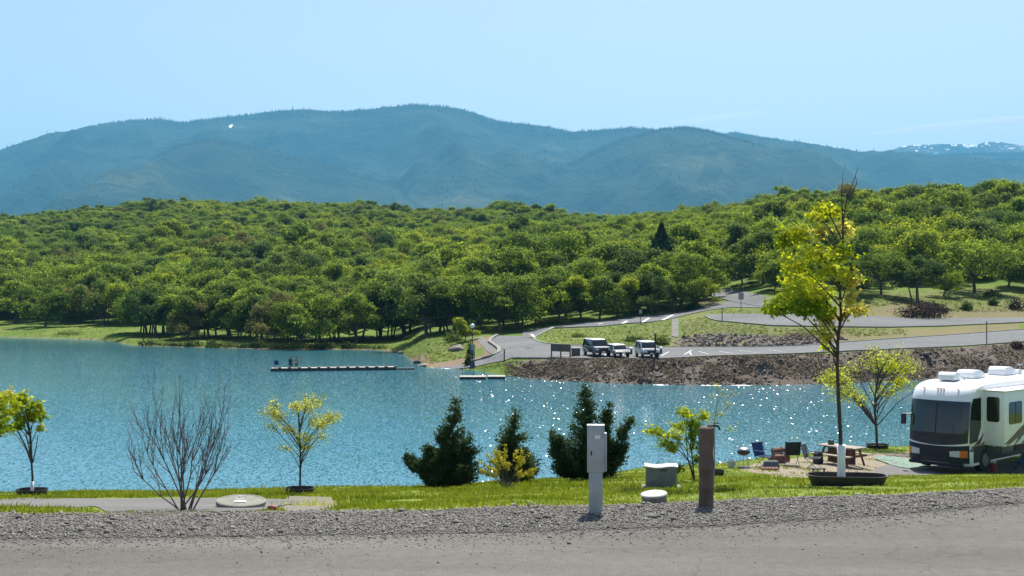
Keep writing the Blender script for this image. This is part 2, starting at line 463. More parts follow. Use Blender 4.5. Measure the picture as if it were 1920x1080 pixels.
M['sign_grey'] = mat('sign_back', (0.26, 0.27, 0.27), 0.6, 0.1, 6)
M['roof_grey'] = mat('grey_roof', (0.30, 0.30, 0.32), 0.8, 0.15, 2)
M['siding'] = mat('brown_siding', (0.17, 0.12, 0.09), 0.85, 0.15, 2)
M['snow'] = mat('snow', (0.88, 0.90, 0.92), 0.7, 0.04, 0.01)

# water -------------------------------------------------------------
def water_mat():
    m, nt, b, N, L = nodes('lake_water')
    ge = N('ShaderNodeNewGeometry')
    b.inputs['Base Color'].default_value = (0.032, 0.120, 0.150, 1)
    b.inputs['Roughness'].default_value = 0.17
    b.inputs['IOR'].default_value = 1.33
    # broad colour drift (silt, depth)
    nz = N('ShaderNodeTexNoise'); nz.inputs['Scale'].default_value = 0.03; nz.inputs['Detail'].default_value = 5
    L(ge.outputs['Position'], nz.inputs['Vector'])
    rp = ramp(nt, [(0.3, (0.038, 0.142, 0.184)), (0.7, (0.046, 0.158, 0.202))]); L(nz.outputs['Fac'], rp.inputs[0]); L(rp.outputs[0], b.inputs['Base Color'])
    # wavelets: every facet has its own tilt, steep ones are rare
    mp = N('ShaderNodeMapping'); mp.inputs['Scale'].default_value = (14.0, 4.6, 1.0); L(ge.outputs['Position'], mp.inputs['Vector'])
    vo = N('ShaderNodeTexVoronoi'); vo.inputs['Scale'].default_value = 1.0; L(mp.outputs[0], vo.inputs['Vector'])
    sp = N('ShaderNodeVectorMath'); sp.operation = 'SUBTRACT'; L(vo.outputs['Color'], sp.inputs[0]); sp.inputs[1].default_value = (0.5, 0.5, 0.5)
    ln = N('ShaderNodeVectorMath'); ln.operation = 'LENGTH'; L(sp.outputs[0], ln.inputs[0])
    pw = N('ShaderNodeMath'); pw.operation = 'POWER'; L(ln.outputs['Value'], pw.inputs[0]); pw.inputs[1].default_value = 6.5
    # wind streaks: bands of livelier and calmer water
    mp3 = N('ShaderNodeMapping'); mp3.inputs['Scale'].default_value = (0.012, 0.055, 1.0); mp3.inputs['Rotation'].default_value = (0, 0, 0.12); L(ge.outputs['Position'], mp3.inputs['Vector'])
    n3 = N('ShaderNodeTexNoise'); n3.inputs['Scale'].default_value = 1.0; n3.inputs['Detail'].default_value = 4; L(mp3.outputs[0], n3.inputs['Vector'])
    wr = N('ShaderNodeMapRange'); wr.inputs['From Min'].default_value = 0.35; wr.inputs['From Max'].default_value = 0.65; wr.inputs['To Min'].default_value = 0.55; wr.inputs['To Max'].default_value = 1.25
    L(n3.outputs['Fac'], wr.inputs['Value'])
    # the bay under the far trees lies sheltered
    sy = N('ShaderNodeSeparateXYZ'); L(ge.outputs['Position'], sy.inputs[0])
    lee = N('ShaderNodeMapRange'); lee.inputs['From Min'].default_value = 158; lee.inputs['From Max'].default_value = 205; lee.inputs['To Min'].default_value = 1.0; lee.inputs['To Max'].default_value = 0.25
    L(sy.outputs['Y'], lee.inputs['Value'])
    wl = N('ShaderNodeMath'); wl.operation = 'MULTIPLY'; L(wr.outputs[0], wl.inputs[0]); L(lee.outputs[0], wl.inputs[1])
    wr = wl
    sc = N('ShaderNodeVectorMath'); sc.operation = 'SCALE'; L(sp.outputs[0], sc.inputs[0])
    k = N('ShaderNodeMath'); k.operation = 'MULTIPLY'; L(pw.outputs[0], k.inputs[0]); k.inputs[1].default_value = 3.0
    k2 = N('ShaderNodeMath'); k2.operation = 'MULTIPLY'; L(k.outputs[0], k2.inputs[0]); L(lee.outputs[0], k2.inputs[1])
    L(k2.outputs[0], sc.inputs['Scale'])
    ml = N('ShaderNodeVectorMath'); ml.operation = 'MULTIPLY'; L(sc.outputs[0], ml.inputs[0]); ml.inputs[1].default_value = (0.42, 2.2, 0.0)
    # only the steep facets are broken up enough to scatter the sun
    rr = N('ShaderNodeMapRange'); rr.inputs['From Min'].default_value = 0.06; rr.inputs['From Max'].default_value = 0.14; rr.inputs['To Min'].default_value = 0.07; rr.inputs['To Max'].default_value = 0.18
    L(pw.outputs[0], rr.inputs['Value']); L(rr.outputs[0], b.inputs['Roughness'])
    # gentle ripples
    mp2 = N('ShaderNodeMapping'); mp2.inputs['Scale'].default_value = (3.2, 1.6, 1.0); mp2.inputs['Rotation'].default_value = (0, 0, 0.3); L(ge.outputs['Position'], mp2.inputs['Vector'])
    n2 = N('ShaderNodeTexNoise'); n2.inputs['Scale'].default_value = 1.0; n2.inputs['Detail'].default_value = 6; n2.inputs['Roughness'].default_value = 0.65; L(mp2.outputs[0], n2.inputs['Vector'])
    sp2 = N('ShaderNodeVectorMath'); sp2.operation = 'SUBTRACT'; L(n2.outputs['Color'], sp2.inputs[0]); sp2.inputs[1].default_value = (0.5, 0.5, 0.5)
    ml2 = N('ShaderNodeVectorMath'); ml2.operation = 'MULTIPLY'; L(sp2.outputs[0], ml2.inputs[0]); ml2.inputs[1].default_value = (0.028, 0.05, 0.0)
    sc2 = N('ShaderNodeVectorMath'); sc2.operation = 'SCALE'; L(ml2.outputs[0], sc2.inputs[0]); L(wr.outputs[0], sc2.inputs['Scale'])
    ad = N('ShaderNodeVectorMath'); ad.operation = 'ADD'; L(ml.outputs[0], ad.inputs[0]); L(sc2.outputs[0], ad.inputs[1])
    a2 = N('ShaderNodeVectorMath'); a2.operation = 'ADD'; L(ad.outputs[0], a2.inputs[0]); L(ge.outputs['Normal'], a2.inputs[1])
    nn = N('ShaderNodeVectorMath'); nn.operation = 'NORMALIZE'; L(a2.outputs[0], nn.inputs[0])
    L(nn.outputs[0], b.inputs['Normal'])
    return m
M['water'] = water_mat()

def mountain_mat(name, c1, c2, c3, snow=None):
    m, nt, b, N, L = nodes(name)
    ge = N('ShaderNodeNewGeometry')
    n1 = N('ShaderNodeTexNoise'); n1.inputs['Scale'].default_value = 0.0016; n1.inputs['Detail'].default_value = 8; n1.inputs['Roughness'].default_value = 0.62
    L(ge.outputs['Position'], n1.inputs['Vector'])
    r1 = ramp(nt, [(0.35, c1), (0.55, c2), (0.72, c3)]); L(n1.outputs['Fac'], r1.inputs[0])
    col = r1.outputs[0]
    if snow:
        sx = N('ShaderNodeSeparateXYZ'); L(ge.outputs['Position'], sx.inputs[0])
        n2 = N('ShaderNodeTexNoise'); n2.inputs['Scale'].default_value = 0.02; n2.inputs['Detail'].default_value = 8; L(ge.outputs['Position'], n2.inputs['Vector'])
        mr = N('ShaderNodeMapRange'); mr.inputs['From Min'].default_value = snow - 200; mr.inputs['From Max'].default_value = snow + 200
        mr.inputs['To Min'].default_value = -0.25; mr.inputs['To Max'].default_value = 0.12
        L(sx.outputs['Z'], mr.inputs['Value'])
        ad = N('ShaderNodeMath'); ad.operation = 'ADD'; L(n2.outputs['Fac'], ad.inputs[0]); L(mr.outputs[0], ad.inputs[1])
        st = N('ShaderNodeMapRange'); st.inputs['From Min'].default_value = 0.62; st.inputs['From Max'].default_value = 0.67; L(ad.outputs[0], st.inputs['Value'])
        mx = N('ShaderNodeMix'); mx.data_type = 'RGBA'; L(st.outputs[0], mx.inputs['Factor']); L(col, mx.inputs['A']); mx.inputs['B'].default_value = (0.88, 0.9, 0.92, 1)
        col = mx.outputs['Result']
    L(col, b.inputs['Base Color'])
    b.inputs['Roughness'].default_value = 0.95; b.inputs['Specular IOR Level'].default_value = 0.1
    nb = N('ShaderNodeTexNoise'); nb.inputs['Scale'].default_value = 0.012; nb.inputs['Detail'].default_value = 6; nb.inputs['Roughness'].default_value = 0.7; L(ge.outputs['Position'], nb.inputs['Vector'])
    bp = N('ShaderNodeBump'); bp.inputs['Strength'].default_value = 0.9; bp.inputs['Distance'].default_value = 45.0
    L(nb.outputs['Fac'], bp.inputs['Height']); L(bp.outputs[0], b.inputs['Normal'])
    return m
M['mountain'] = mountain_mat('mountain_slope', (0.012, 0.028, 0.018), (0.024, 0.044, 0.024), (0.085, 0.095, 0.045))
M['mountain_snow'] = mountain_mat('mountain_snow', (0.05, 0.06, 0.06), (0.08, 0.09, 0.08), (0.12, 0.12, 0.11), snow=1290)

# ================================================================== near ground: road, gravel shoulder, lawn
ROADZ, GRAVZ = 6.40, 6.36
_edge = tab([(-900, 1012), (0, 1005), (480, 1000), (960, 993), (1300, 983), (1500, 972), (1700, 958), (1920, 938), (2300, 915), (2900, 900)])
_grav = tab([(-900, 968), (0, 966), (480, 962), (700, 962), (960, 952), (1120, 950), (1300, 942), (1500, 934), (1700, 928), (1920, 916), (2300, 898), (2900, 885)])
_MID = np.array([(-900, 942, 28), (0, 940, 28), (560, 936, 28), (900, 930, 29), (1120, 918, 31), (1300, 905, 35), (1450, 888, 42), (1560, 888, 45), (1640, 889, 47.5), (1800, 891, 48.5), (2300, 890, 50), (2900, 882, 51)], float)
_CRE = np.array([(-900, 925, 36), (0, 923, 36), (300, 922, 36.5), (560, 919, 37), (760, 911, 38), (900, 906, 39), (1080, 893, 42), (1180, 882, 45), (1280, 874, 48), (1350, 868, 50), (1400, 862, 52), (1500, 850, 55), (1640, 837, 58), (1750, 833, 60), (1920, 830, 62), (2900, 825, 64)], float)
def edge_d(px): return (CAMZ - ROADZ) * F / (_edge(px) - CY)
def grav_d(px): return (CAMZ - GRAVZ) * F / (_grav(px) - CY)
def crest_d(px): return np.interp(px, _CRE[:, 0], _CRE[:, 2])

def near_knots(px):
    e, g = edge_d(px), grav_d(px)
    md = np.interp(px, _MID[:, 0], _MID[:, 2]); mz = CAMZ - (np.interp(px, _MID[:, 0], _MID[:, 1]) - CY) / F * md
    cd = crest_d(px); cz = CAMZ - (np.interp(px, _CRE[:, 0], _CRE[:, 1]) - CY) / F * cd
    sd_ = cd + (cz + 1.3) / 0.40
    return ([-60, 5.5, 10.0, e, g, md, cd, sd_, 200], [8.3, 8.3, ROADZ, ROADZ, GRAVZ, mz, cz, -1.3, -2.0])

def near_z(x, y, rough=True):
    px = CX + F * x / max(y, 12.0)
    kd, kz = near_knots(px)
    z = float(np.interp(y, kd, kz))
    if rough and y > kd[4]:
        k = min(1, (y - kd[4]) / 1.5)
        z += float(0.10 * k * fbm(x * .35, y * .35, 3, 3))
    return z

def near_hit(px, row):
    """ground point that shows at a pixel"""
    d = np.arange(14, 75, 0.05)
    kd, kz = near_knots(px)
    z = np.interp(d, kd, kz)
    rows = CY + (CAMZ - z) / d * F
    i = int(np.argmax(rows <= row))
    dd = d[i]; x = (px - CX) / F * dd
    return np.array([x, dd, near_z(x, dd)])

def inside(poly, px, row):
    poly = np.asarray(poly, float); px = np.asarray(px); row = np.asarray(row)
    r = np.zeros(px.shape, bool); n = len(poly); j = n - 1
    for i in range(n):
        xi, yi = poly[i]; xj, yj = poly[j]
        c = ((yi > row) != (yj > row)) & (px < (xj - xi) * (row - yi) / (yj - yi + 1e-9) + xi)
        r ^= c; j = i
    return r

def attr(me, name, vals):
    a = me.attributes.new(name, 'FLOAT', 'POINT'); a.data.foreach_set('value', np.asarray(vals, np.float32))

def grid_faces(nu, nv):
    i = np.arange(nu - 1)[:, None] * nv + np.arange(nv - 1)[None, :]
    i = i.ravel()
    return np.stack([i, i + nv, i + nv + 1, i + 1], 1)

DIRT = [(1385, 880), (1420, 868), (1500, 858), (1560, 857), (1640, 850), (1740, 846), (1740, 893), (1640, 894), (1560, 899), (1510, 897), (1450, 893)]
STONY = [(540, 930), (620, 932), (640, 950), (560, 962), (520, 955)]
pxs = np.arange(-900, 2901, 12.0)
ds = np.concatenate([np.arange(-60, 5, 5), np.arange(5, 17, 1), np.arange(17, 46, 0.3), np.arange(46, 64, 0.4), np.arange(64, 90, 1.0)])
V = []; dm = []; sm = []
for px in pxs:
    kd, kz = near_knots(px)
    z = np.interp(ds, kd, kz)
    x = (px - CX) / F * np.maximum(ds, 12)
    k = np.clip((ds - kd[4]) / 1.5, 0, 1)
    z = z + 0.10 * k * fbm(x * .35, ds * .35, 3, 3) - np.where((ds > 9) & (ds < kd[4] + .1), 0.03, 0)
    rows = CY + (CAMZ - z) / np.maximum(ds, 5) * F
    V.append(np.stack([x, ds, z], 1))
    pp = np.full(ds.shape, px)
    dm.append(inside(DIRT, pp, rows) & (ds > 20)); sm.append((inside(STONY, pp, rows) & (ds > 20)) | (np.abs(ds - kd[4]) < 0.45 + 1.6 * np.clip(fbm(x * .5, x * 0 + 3, 71, 3), -.2, 1)))
me = mesh_np('ground', np.concatenate(V), grid_faces(len(pxs), len(ds)), True)
attr(me, 'dirt', np.concatenate(dm)); attr(me, 'stony', np.concatenate(sm))
tag(obj('ground', me, M['lawn']), 'grassy terrace sloping from the road to the lake', kind='structure')

def near_strip(name, front_d, back_d, p0, p1, step, nv, off, m, label):
    pp = np.arange(p0, p1 + 1, step, dtype=float)
    V = []
    for px in pp:
        f, b_ = front_d(px), back_d(px)
        for v in np.linspace(0, 1, nv):
            d = f + (b_ - f) * v
            x = (px - CX) / F * max(d, 12)
            V.append((x, d, near_z(x, d) + off))
    me = mesh_np(name, V, grid_faces(len(pp), nv), True)
    return tag(obj(name, me, m), label, kind='structure')

near_strip('road', lambda p: 9.6, lambda p: edge_d(p) + 0.10 * float(fbm(p * .06, 0, 9, 3)), -900, 2900, 8, 14, 0.0, M['road'], 'worn grey brown asphalt road')
near_strip('gravel_shoulder', lambda p: edge_d(p) - 0.12, lambda p: grav_d(p) + 0.25 * float(fbm(p * .04, 5, 19, 3)), -900, 2900, 8, 10, -0.012, M['gravel_base'], 'grey gravel shoulder along the road')
def rows_strip(front, back):
    f, b_ = tab(front), tab(back)
    return (lambda p: near_hit(p, float(f(p)))[1]), (lambda p: near_hit(p, float(b_(p)))[1])
a, b_ = rows_strip([(-300, 951), (20, 952), (170, 954), (200, 961), (480, 959), (575, 945)], [(-300, 942), (20, 940), (60, 938), (200, 934), (450, 933), (575, 939)])
near_strip('camp_pad', a, b_, -300, 575, 6, 22, 0.014, M['pad'], 'grey asphalt camping pad behind the gravel')
a, b_ = rows_strip([(1640, 893), (1700, 893), (1800, 890), (2200, 884)], [(1640, 880), (1680, 868), (1800, 864), (2200, 862)])
near_strip('motorhome_pad', a, b_, 1640, 2200, 8, 26, 0.02, M['pad'], 'grey asphalt pad under the motorhome')

# loose stones of the gravel shoulder (nobody could count them)
n = 95000
px = RNG.uniform(-150, 2080, n)
t = RNG.beta(1.3, 1.15, n)
base = np.array([(0, 0, 1), (1, 0, 0), (0, 1, 0), (-1, 0, 0), (0, -1, 0), (0, 0, -1)], float)
fo = np.array([(0, 1, 2), (0, 2, 3), (0, 3, 4), (0, 4, 1), (5, 2, 1), (5, 3, 2), (5, 4, 3), (5, 1, 4)])
V = np.zeros((n, 6, 3)); k = 0
e_, g_ = edge_d(px), grav_d(px)
d = e_ - 0.25 + (g_ - e_ + 0.6 + 0.5 * fbm(px * .03, px * 0, 44, 3)) * t
out = RNG.random(n) < 0.02
spill = RNG.random(n) < 0.16
d = np.where(out, e_ - RNG.exponential(0.9, n), np.where(spill, e_ + .1 - RNG.exponential(.34, n), d))
x = (px - CX) / F * d
z = np.array([near_z(a_, b_) for a_, b_ in zip(x, d)])
s = RNG.gamma(4.0, 0.0026, n) + 0.006
s = np.where(RNG.random(n) < .03, s * 2.1, s)
s = np.where(out, s * 0.35, np.where(spill, s * .6, s))
ang = RNG.uniform(0, 6.28, n)
B = base[None] * (1 + RNG.uniform(-.4, .4, (n, 6, 1))) * s[:, None, None]
B[:, :, 2] *= 0.7
Vx = B[:, :, 0] * np.cos(ang)[:, None] - B[:, :, 1] * np.sin(ang)[:, None]
Vy = B[:, :, 0] * np.sin(ang)[:, None] + B[:, :, 1] * np.cos(ang)[:, None]
V = np.stack([Vx + x[:, None], Vy + d[:, None], B[:, :, 2] + (z + s * .25)[:, None]], 2).reshape(-1, 3)
Fa = (fo[None] + (np.arange(n) * 6)[:, None, None]).reshape(-1, 3)
tag(obj('gravel', mesh_np('gravel', V, Fa), M['gravel']), 'loose grey stones of the road shoulder', 'gravel', kind='stuff')

# lawn blades
PADS = [[(-300, 951), (20, 952), (170, 954), (200, 961), (480, 959), (575, 945), (575, 939), (450, 933), (200, 934), (60, 938), (20, 940), (-300, 942)],
        [(1640, 893), (1800, 890), (2200, 884), (2200, 862), (1800, 864), (1680, 868), (1640, 880)]]
n = 62000
px = RNG.uniform(-120, 2060, n)
t = RNG.random(n) ** 0.8
g_, c_ = grav_d(px), crest_d(px)
d = g_ - 0.2 + (c_ - g_ + 0.8) * t
x = (px - CX) / F * d
z = np.array([near_z(a_, b_) for a_, b_ in zip(x, d)])
rows = CY + (CAMZ - z) / d * F
keep = ~(inside(DIRT, px, rows) & (fbm(x, d, 31, 3) < 0.22)) & ~inside(STONY, px, rows)
for pd in PADS: keep &= ~inside(pd, px, rows)
keep &= (d - g_ > 0.2 + 1.6 * np.clip(fbm(x * .5, x * 0 + 3, 71, 3), -.2, 1)) | (RNG.random(n) < .25)
keep &= (fbm(x * .8, d * .8, 77, 3) > -0.35) & ((t > 0.05) | (RNG.random(n) < .6))
x, d, z = x[keep], d[keep], z[keep]; n = len(x)
h = RNG.uniform(.035, .09, n) * (1 + 0.9 * np.clip(fbm(x * .5, d * .5, 5, 3), -0.5, 1)) * np.where(RNG.random(n) < .05, 1.8, 1)
V = np.zeros((n, 3, 3, 3))
for q in range(3):
    a_ = RNG.uniform(0, 6.28, n); w = RNG.uniform(.010, .022, n); l = RNG.uniform(-.6, .6, (2, n)) * h
    ox, oy = RNG.normal(0, .03, (2, n))
    V[:, q, 0] = np.stack([x + ox - np.cos(a_) * w, d + oy - np.sin(a_) * w, z - .02], 1)
    V[:, q, 1] = np.stack([x + ox + np.cos(a_) * w, d + oy + np.sin(a_) * w, z - .02], 1)
    V[:, q, 2] = np.stack([x + ox + l[0], d + oy + l[1], z + h * RNG.uniform(.6, 1.1, n)], 1)
V = V.reshape(-1, 3)
tag(obj('grass', mesh_np('grass', V, np.arange(len(V)).reshape(-1, 3)), M['blade']), 'bright green lawn grass above the lake', 'grass', kind='stuff')

# ================================================================== lake
wv = [(-900, 34, 0), (900, 34, 0), (900, 420, 0), (-900, 420, 0)]
tag(obj('lake', mesh_np('lake', wv, [(0, 1, 2, 3)]), M['water']), 'blue green lake with sun glitter', kind='structure')

# ================================================================== far shore: bank, car parks, hillside
def r_(row, d): return (d, CAMZ - (row - CY) / F * d)
T = {
 -900: [r_(630, 257), r_(620, 268), r_(612, 280), r_(606, 290), r_(600, 300), r_(594, 312), (340, 5), (420, 11), (560, 22), (680, 32), (800, 42), (1000, 34)],
 0:    [r_(632, 252), r_(622, 262), r_(615, 272), r_(609, 283), r_(604, 294), r_(596, 310), (340, 6), (420, 14), (560, 29), (680, 40), (800, 48), (1000, 40)],
 190:  [r_(637, 239), r_(626, 248), r_(620, 256), r_(614, 265), r_(608, 276), (300, 3.6), (340, 7), (420, 15), (560, 31), (680, 45), (800, 56), (1000, 46)],
 245:  [r_(648, 215), r_(638, 224), r_(630, 236), r_(622, 250), r_(614, 265), (295, 3.4), (340, 7.5), (420, 16), (560, 32), (680, 46), (800, 58), (1000, 48)],
 300:  [r_(650, 211), r_(643, 218), r_(636, 228), r_(629, 239), r_(622, 250), (285, 3), (340, 8), (420, 17), (560, 33), (680, 47), (800, 60), (1000, 50)],
 500:  [r_(655, 201.6), r_(648, 208), r_(643, 214), r_(635, 224), r_(628, 235), (270, 3), (330, 8), (420, 17.5), (560, 33), (680, 47), (800, 58), (1000, 48)],
 700:  [r_(656, 199.8), r_(649, 206), r_(644, 212), r_(637, 220), r_(630, 228), (265, 3.5), (330, 9), (420, 18), (560, 33), (680, 46), (790, 55), (1000, 45)],
 745:  [r_(659, 194.8), r_(653, 198), r_(648, 203), r_(642, 210), r_(634, 222), (260, 3.5), (330, 9), (420, 18), (560, 33), (680, 45), (790, 54), (1000, 45)],
 770:  [r_(675, 171.7), r_(665, 176), r_(657, 182), r_(650, 190), r_(640, 205), (250, 3.6), (330, 9), (420, 18), (560, 33), (680, 45), (780, 53), (1000, 45)],
 800:  [r_(689, 155.6), r_(677, 163), r_(665, 168), r_(655, 172), r_(641, 182), (225, 3.0), (330, 9.5), (420, 18.5), (560, 33), (680, 45), (780, 53), (1000, 44)],
 860:  [r_(692, 152.5), r_(682, 158), r_(670, 163), r_(655, 170), r_(636, 180), (215, 3.4), (320, 9.5), (420, 19), (560, 33), (680, 44), (770, 51), (1000, 44)],
 905:  [r_(697, 147.6), r_(685, 152), r_(672, 158), r_(650, 168), r_(630, 180), (215, 4.2), (310, 10), (420, 19.5), (560, 33), (680, 43.5), (760, 50), (1000, 44)],
 945:  [r_(704, 141.3), r_(684, 146), r_(665, 152), r_(650, 163), r_(632, 178), r_(620, 192), (300, 11), (410, 20), (540, 32), (670, 43), (750, 49), (1000, 43)],
 1000: [r_(711, 135.6), r_(676, 141.5), r_(668, 144), r_(648, 160), r_(632, 175), r_(618, 190), (290, 11.5), (400, 20), (530, 31.5), (650, 42), (740, 48), (1000, 42)],
 1100: [r_(717, 131), r_(674, 136), r_(671, 137.5), r_(650, 157), r_(614, 183), r_(604, 196), (280, 12), (390, 20), (510, 30), (620, 39), (700, 43), (1000, 38)],
 1200: [r_(720.5, 128.4), r_(676, 133.5), r_(672, 135.2), r_(651, 157), r_(606, 186), r_(594, 200), (270, 12), (370, 20), (480, 29), (580, 38), (660, 42), (1000, 38)],
 1270: [r_(721.5, 127.7), r_(674, 133), r_(671, 134.7), r_(652, 157), r_(600, 190), r_(587, 205), (260, 12), (350, 20), (450, 29), (550, 37), (620, 41), (1000, 37)],
 1350: [r_(722, 127.4), r_(670, 133), r_(667, 135), r_(652, 156), r_(602, 184), r_(570, 208), r_(548, 235), (320, 18), (410, 27), (500, 35), (580, 40), (900, 36)],
 1440: [r_(722, 127.4), r_(668, 133), r_(665, 135), r_(651, 156), r_(611, 172), r_(582, 190), r_(556, 210), (280, 16), (360, 25), (450, 34), (540, 40), (850, 36)],
 1560: [r_(720, 128.8), r_(664, 135), r_(660, 137), r_(645, 156), r_(613, 168), r_(588, 186), r_(560, 203), (250, 13.5), (320, 22), (410, 32), (510, 40), (800, 36)],
 1700: [r_(714, 133.2), r_(656, 140), r_(653, 142), r_(634.5, 160), r_(614, 170), r_(597, 186), r_(566, 203), (240, 12.5), (300, 20.5), (390, 31), (475, 40), (750, 36)],
 1806: [r_(710, 136.4), r_(652, 144), r_(648.5, 147), r_(627, 165), r_(611, 173), r_(597, 188), r_(566, 205), (240, 12.5), (300, 21), (385, 31.5), (465, 40), (700, 36)],
 1920: [r_(707, 138.8), r_(643, 149), r_(640, 151), r_(618.5, 168), r_(604.5, 176), r_(595.6, 190), r_(560, 208), (240, 12.5), (300, 21.5), (380, 32), (455, 40.5), (700, 37)],
 2900: [r_(690, 154), r_(610, 165), r_(607, 167), r_(592, 182), r_(584, 190), r_(578, 204), r_(550, 222), (250, 12.5), (300, 21), (380, 31), (455, 40), (700, 37)],
}
TK = np.array(sorted(T)); TD = np.array([[q[0] for q in T[k]] for k in TK]); TZ = np.array([[q[1] for q in T[k]] for k in TK])
NK = TD.shape[1]
def far_knots(px):
    D = [np.interp(px, TK, TD[:, k]) for k in range(NK)]
    Z = [np.interp(px, TK, TZ[:, k]) for k in range(NK)]
    return [60, D[0] - 4] + D + [1600], [-3, -0.9] + Z + [20]

def far_zs(px, d, x=None):
    kd, kz = far_knots(px)
    z = np.interp(d, kd, kz)
    x = (px - CX) / F * d
    # rough bank, soft bumps on grass, none on the tarmac
    bankm = np.clip((d - kd[2]) / 1.0, 0, 1) * np.clip((kd[3] - d) / 0.8, 0, 1)
    z = z + bankm * (px > 940) * 0.9 * fbm(x * .45, d * .45, 12, 4)
    hill = np.clip((d - kd[7] - 4) / 25, 0, 1)
    z = z + hill * 2.4 * fbm(x * .03, d * .03, 40, 3)
    return z

def far_z(x, y):
    return float(far_zs(CX + F * x / y, np.array([y]))[0])

def far_hit(px, row, dmin=120):
    d = np.arange(dmin, 700, 0.1)
    rows = CY + (CAMZ - far_zs(px, d)) / d * F
    i = int(np.argmax(rows <= row))
    dd = d[i]
    return np.array([(px - CX) / F * dd, dd, float(far_zs(px, np.array([dd]))[0])])

pxs = np.arange(-900, 2901, 10.0)
ds = np.concatenate([[90, 110], np.arange(118, 215, 0.8), np.arange(215, 300, 2), np.arange(300, 620, 5), np.arange(620, 1000, 10), np.arange(1000, 1601, 60)])
V = []; dm = []; bm_ = []
DIRTF = [[(1560, 590), (1600, 575), (1680, 572), (1760, 588), (1830, 580), (1920, 572), (2300, 560), (2300, 590), (1920, 597), (1700, 598)],
         [(1640, 580), (1700, 560), (1790, 575), (1790, 596), (1680, 598)],
         [(1262, 632), (1400, 634), (1560, 628), (1700, 618), (1920, 606), (1920, 618), (1700, 636), (1500, 652), (1262, 652)],
         [(885, 636), (935, 628), (940, 668), (915, 668)], [(820, 690), (810, 682), (890, 668), (930, 660), (930, 680), (880, 690)],
         [(1310, 556), (1360, 566), (1330, 578), (1300, 572)], [(750, 668), (790, 664), (830, 688), (770, 688)]]
DRYF = [([(1006, 634), (1040, 616), (1225, 604), (1262, 598), (1262, 652), (1030, 645)], .42), ([(1272, 600), (1325, 580), (1440, 580), (1452, 612), (1560, 612), (1920, 604), (1920, 620), (1560, 640), (1272, 640)], .47),
        ([(1450, 560), (1920, 535), (1980, 540), (1980, 590), (1580, 590)], .45), ([(760, 690), (800, 655), (900, 630), (890, 690)], .40)]
for px in pxs:
    z = far_zs(px, ds)
    x = (px - CX) / F * ds
    V.append(np.stack([x, ds, z], 1))
    rows = CY + (CAMZ - z) / ds * F
    kd, kz = far_knots(px)
    pp = np.full(ds.shape, px)
    m_ = np.zeros(ds.shape)
    for pd in DIRTF: m_ = np.maximum(m_, inside(pd, pp, rows) * (0.55 if pd[0][0] > 1200 else 0.75))
    for pd, vv in DRYF: m_ = np.maximum(m_, inside(pd, pp, rows) * vv)
    m_ = np.maximum(m_, ((ds > kd[2] - 1) & (ds < kd[2] + 1.6) & (px < 780)) * .8)
    dm.append(m_ * (ds < 260))
    bm_.append(((ds > kd[2] - 3) & (ds < kd[3] + 0.6)) * np.clip((px - 945) / 50, 0, 1))
me = mesh_np('far_shore', np.concatenate(V), grid_faces(len(pxs), len(ds)), True)
attr(me, 'dirt', np.concatenate(dm)); attr(me, 'bank', np.concatenate(bm_))
tag(obj('far_shore', me, M['far_ground']), 'grassy far shore and hillside', kind='structure')

def far_strip(name, front, back, off, m, label, step=4.0, nv=14):
    f, b_ = tab(front), tab(back)
    p0, p1 = front[0][0], front[-1][0]
    pp = np.arange(p0, p1 + .1, step)
    V = []
    for px in pp:
        d0 = far_hit(px, float(f(px)))[1]; d1 = max(far_hit(px, float(b_(px)))[1], d0 + .05)
        d = np.linspace(d0, d1, nv)
        z = far_zs(px, d) + off
        V.append(np.stack([(px - CX) / F * d, d, z], 1))
    return tag(obj(name, mesh_np(name, np.concatenate(V), grid_faces(len(pp), nv), True), m), label, kind='structure')

A_front = [(916, 643), (925, 648), (933, 654), (938, 661), (941, 667), (960, 671), (1000, 671), (1100, 672), (1240, 672), (1346, 667), (1488, 663), (1594, 657.6), (1700, 653), (1806, 648.7), (1920, 640), (2300, 620)]
A_back = [(916, 641), (924, 634.5), (932, 630), (985, 631.5), (1000, 637), (1012, 642), (1025, 645), (1070, 648), (1240, 652), (1417, 652), (1509, 649), (1594, 642), (1700, 634.6), (1806, 627.5), (1920, 618.6), (2300, 601)]
lot_low = far_strip('lower_car_park', A_front, A_back, 0.07, M['asphalt_far'], 'grey asphalt car park above the rocky bank')
far_strip('boat_ramp', [(815, 692.5), (849, 694), (895, 688), (921, 682), (947, 677), (962, 671)], [(815, 690), (850, 687.6), (889, 678), (921, 669.5), (938, 661), (962, 655)], 0.10, M['asphalt_far'], 'paved boat ramp running down into the lake', 3)
far_strip('shore_path', [(893, 637), (905, 650), (914, 660), (925, 666), (938, 664)], [(893, 634.5), (905, 631.5), (916, 640), (925, 647), (938, 661)], 0.05, M['sidewalk'], 'grey footpath beside the boat ramp curve', 3)
road_up = far_strip('upper_road', [(980, 634), (998, 634), (1007, 630), (1035, 616), (1075, 614), (1125, 612.5), (1175, 607), (1225, 604), (1262, 597.5), (1300, 588), (1330, 582), (1370, 577), (1440, 578)],
                    [(980, 621), (1012, 617), (1050, 610), (1125, 602), (1175, 595), (1225, 590), (1275, 586), (1318, 578), (1345, 570), (1371, 564.5), (1440, 557)], 0.09, M['asphalt_far'], 'grey road curving up behind the grass island')
